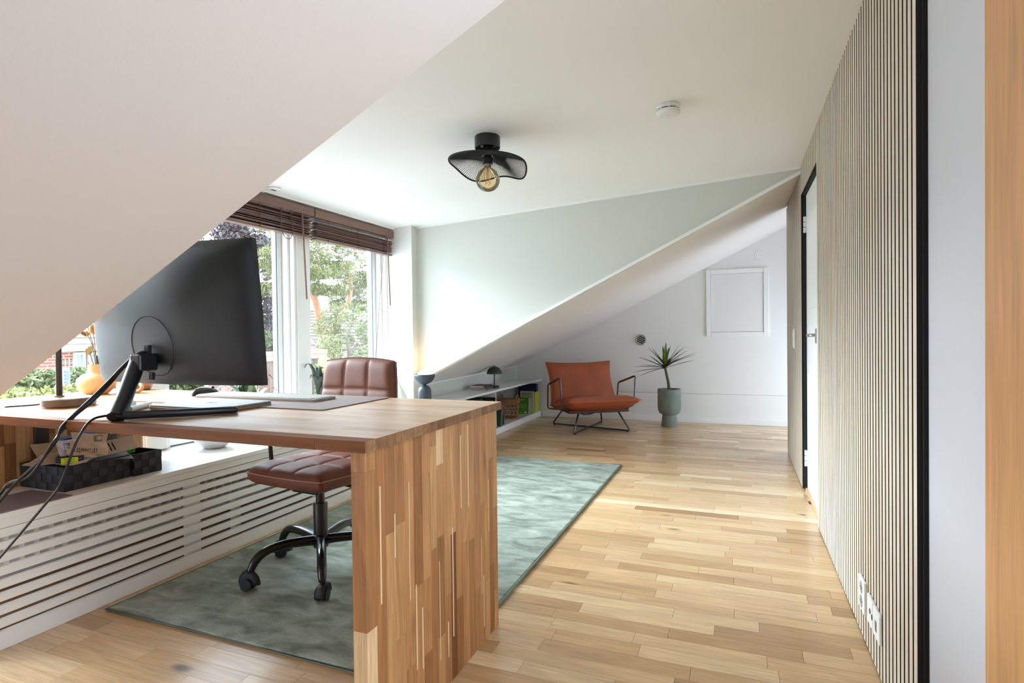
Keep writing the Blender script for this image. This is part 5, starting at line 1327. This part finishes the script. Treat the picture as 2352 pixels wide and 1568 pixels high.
foliage('leaves', t, [((-14.4+rnd.uniform(-.4, .4), 14.1+1.3*rnd.random(), rnd.uniform(-0.4, 1.0)), (0.35, 0.35, 0.25), 260) for _ in range(24)], 0.13, 13, leafmat('wine_leaves', [(126, 70, 68), (150, 98, 90), (106, 112, 80)]), 0.5)
t = thing('green_shrub', 'bright green shrub beside the street lamp pole', 'shrub', (-14.0, 13.25, GZ))
branchy(t, 'stem', [(0, 0, 0), (0.05, 0, 1.2), (0, 0, 3.2)], 0.07, 0.03, BARK)
foliage('leaves', t, [((-14+rnd.uniform(-.4, .4), 13.0+0.5*rnd.random(), rnd.uniform(-0.6, 1.5)), (0.35, 0.35, 0.3), 260) for _ in range(24)], 0.13, 14, leafmat('bright_leaves', [(110, 136, 74), (140, 162, 96), (90, 112, 64)]), 0.5)
# fence with vertical boards
fn_ = thing('garden_fence', 'brown timber fence with capping beam beyond the window post', 'fence', (-9, 9.2, GZ))
FB = plain('brown_fence_board', (118, 96, 82), 0.8, var=0.12, vscale=6); FC = plain('grey_brown_beam', (146, 126, 112), 0.8, var=0.15, vscale=8)
for k in range(26):
    y0 = 7.6+k*0.12; o = block('board', FB, None, -0.01, 0.012, y0-9.2, y0-9.2+0.112, 0.0, 0.5-GZ); o.parent = fn_
for z0, z1 in ((0.50, 0.60), (0.605, 0.70)): o = block('beam', FC, None, -0.03, 0.07, 7.5-9.2, 10.75-9.2, z0-GZ, z1-GZ); o.parent = fn_
for yv in (7.6, 9.22, 10.6): o = block('post', FC, None, -0.12, -0.012, yv-9.2, yv-9.2+0.1, 0, 0.5-GZ); o.parent = fn_
# street lamp
st = thing('street_lamp', 'pale grey street lamp post with slanted arm', 'street lamp', (-13, 12.7, GZ))
SG = plain('galvanised_steel', (206, 206, 202), 0.45, 0.3)
MB().tube([Vector((0, 0, 0)), Vector((0, 0.0, 4.6))], 0.05, 12, radii=[0.06, 0.045]).build('pole', SG, st, smooth=True)
MB().tube(smoothpath([(0, 0.0, 4.55), (0, 0.03, 4.75), (0, 0.16, 4.93), (0, 0.8, 5.2), (0, 1.5, 5.48)], 6), 0.04, 10).build('arm', SG, st, smooth='all')
MB().obox((0, 1.75, 5.57), (0.09, 0, 0), (0, 0.28, 0.10), (0, -0.02, 0.05)).build('lamp_head', SG, st, bevel=0.02)
# houses
def tiled_roof(par, off, e0, e1, r0, r1, mat, rows, thick=0.03):
    """four corners eave0 eave1 ridge1 ridge0, stepped tile rows"""
    e0, e1, r0, r1 = [Vector(p)-Vector(off) for p in (e0, e1, r0, r1)]; m = MB()
    nrm = (e1-e0).cross(r0-e0).normalized()
    if nrm.z < 0: nrm = -nrm
    for k in range(rows):
        a, b_ = k/rows, (k+1.12)/rows
        P = [e0.lerp(r0, a)+nrm*thick, e1.lerp(r1, a)+nrm*thick, e1.lerp(r1, min(b_, 1)), e0.lerp(r0, min(b_, 1))]
        Q = [e0.lerp(r0, a), e1.lerp(r1, a)]
        m.poly(P); m.poly([Q[0], Q[1], P[1], P[0]])
    o = m.build('roof_tiles', mat, par, fix=False); o['kind'] = 'stuff'; return o
BRICK = bpy.data.materials.new('red_brick'); BRICK.use_nodes = True
n = BRICK.node_tree.nodes; l = BRICK.node_tree.links; b = n['Principled BSDF']
geo = n.new('ShaderNodeNewGeometry'); mp = n.new('ShaderNodeMapping'); mp.inputs['Rotation'].default_value = (0, 0, PI/2); sx_ = n.new('ShaderNodeSeparateXYZ'); cb = n.new('ShaderNodeCombineXYZ')
l.new(geo.outputs['Position'], sx_.inputs[0]); l.new(sx_.outputs['Y'], cb.inputs[0]); l.new(sx_.outputs['Z'], cb.inputs[1])
bt = n.new('ShaderNodeTexBrick'); bt.inputs['Color1'].default_value = lin((158, 92, 74)); bt.inputs['Color2'].default_value = lin((172, 108, 88)); bt.inputs['Mortar'].default_value = lin((178, 166, 154))
bt.inputs['Scale'].default_value = 1.0; bt.inputs['Brick Width'].default_value = 0.25; bt.inputs['Row Height'].default_value = 0.075; bt.inputs['Mortar Size'].default_value = 0.012
l.new(cb.outputs[0], bt.inputs['Vector']); l.new(bt.outputs['Color'], b.inputs['Base Color']); b.inputs['Roughness'].default_value = 0.85
ROOF_L = plain('pale_roof_tile', (158, 142, 132), 0.8, var=0.12, vscale=3); ROOF_D = plain('brown_roof_tile', (116, 100, 90), 0.8, var=0.15, vscale=3)
HW = plain('house_white', (196, 194, 190), 0.6); HG = plain('house_window_glass', (150, 158, 158), 0.1)
hA = thing('brick_house', 'red brick bungalow with pale tiled roof behind the hedge', 'house', (-19, 10, GZ)); off = (-19, 10, GZ)
MB().box(-2.9, 3.0, -5.0, 3.0, 0, 0.72-GZ).build('brick_wall', BRICK, hA)
MB().box(3.0, 3.35, -5.2, 3.2, 0.70-GZ, 0.86-GZ).build('fascia', HW, hA)
tiled_roof(hA, off, (-15.6, 4.8, 0.86), (-15.6, 13.2, 0.86), (-19.2, 4.8, 3.2), (-19.2, 13.2, 3.2), ROOF_L, 15, 0.05)
MB().poly([(-0.2, -5.2, 3.2-GZ), (-0.2, 3.2, 3.2-GZ), (-3.4, 3.2, 0.86-GZ), (-3.4, -5.2, 0.86-GZ)]).build('roof_back', ROOF_L, hA, fix=False)
for (ya, yb, z0, z1) in ((9.46, 9.74, -1.6, 0.66), (9.80, 10.5, -1.0, 0.66), (7.3, 8.4, -0.4, 0.45), (11.4, 12.4, -0.4, 0.5)):
    wv = MB(); y0, y1 = ya-10, yb-10; za, zb = z0-GZ, z1-GZ; q = 0.06
    wv.box(3.0, 3.06, y0, y0+q, za, zb); wv.box(3.0, 3.06, y1-q, y1, za, zb); wv.box(3.0, 3.06, y0+q, y1-q, za, za+q); wv.box(3.0, 3.06, y0+q, y1-q, zb-q, zb)
    wo = wv.build('window', HW, hA); MB().box(3.005, 3.02, y0+q, y1-q, za+q, zb-q).build('pane', HG, wo)
for k in range(4):
    o = block('trellis_bar', HW, None, 3.01, 3.03, -0.83+0.09*k, -0.81+0.09*k, -0.2-GZ, 0.5-GZ); o.parent = hA
for k in range(6):
    o = block('trellis_bar', HW, None, 3.03, 3.045, -0.86, -0.5, -0.1-GZ+0.1*k, -0.085-GZ+0.1*k); o.parent = hA
hB = thing('tiled_house', 'house with dark tiled roof and pale gable behind the pine trunk', 'house', (-25, 28, GZ)); off = (-25, 28, GZ)
MB().box(-3, 3.0, -2.3, 4, 0, 0.25-GZ).build('wall', HW, hB)
tiled_roof(hB, off, (-21.7, 25.8, 0.25), (-21.7, 32.3, 0.25), (-25, 25.8, 2.75), (-25, 32.3, 2.75), ROOF_D, 13, 0.06)
MB().prism([(-3.3, 0.25-GZ), (3.3, 0.25-GZ), (0, 2.75-GZ)], 1, -2.2, -2.1).build('gable', plain('pale_gable_brick', (176, 160, 146), 0.8), hB)
MB().box(3.0, 3.3, -2.4, 4.3, 0.12-GZ, 0.26-GZ).build('gutter', plain('dark_gutter', (70, 72, 76), 0.5), hB)
MB().box(-1.5, 2.0, -2.8, -2.25, 0, 2.45-GZ).build('wing', plain('pale_wing_brick', (178, 162, 150), 0.8), hB)
hC = thing('hipped_house', 'low house with hipped grey tile roof behind the red bush', 'house', (-24, 23, GZ)); off = (-24, 23, GZ)
MB().box(-2.5, 2.3, -3.0, 2.0, 0, 0.35-GZ).build('wall', HW, hC)
tiled_roof(hC, off, (-21.4, 19.8, 0.35), (-21.4, 25.1, 0.35), (-23.6, 22.2, 2.3), (-23.6, 24.2, 2.3), ROOF_D, 12, 0.06)
MB().poly([Vector((-21.4, 19.8, 0.35))-Vector(off), Vector((-23.6, 22.2, 2.3))-Vector(off), Vector((-26, 19.8, 0.35))-Vector(off)]).build('roof_hip', ROOF_D, hC, fix=False)
# grey garden post by the hedge
gp = thing('garden_post', 'grey slatted garden post against the hedge', 'post', (-9.7, 5.62, GZ))
GPM = plain('grey_post', (140, 146, 154), 0.6)
o = block('post_shaft', GPM, None, -0.04, 0.04, -0.05, 0.05, 0, 0.56-GZ); o.parent = gp
for k in range(9): o = block('post_slat', plain('post_slat_grey', (108, 112, 120), 0.6) if k == 0 else bpy.data.materials['post_slat_grey'], None, 0.04, 0.055, -0.035, 0.035, 0.05-GZ+0.055*k, 0.05-GZ+0.055*k+0.03); o.parent = gp
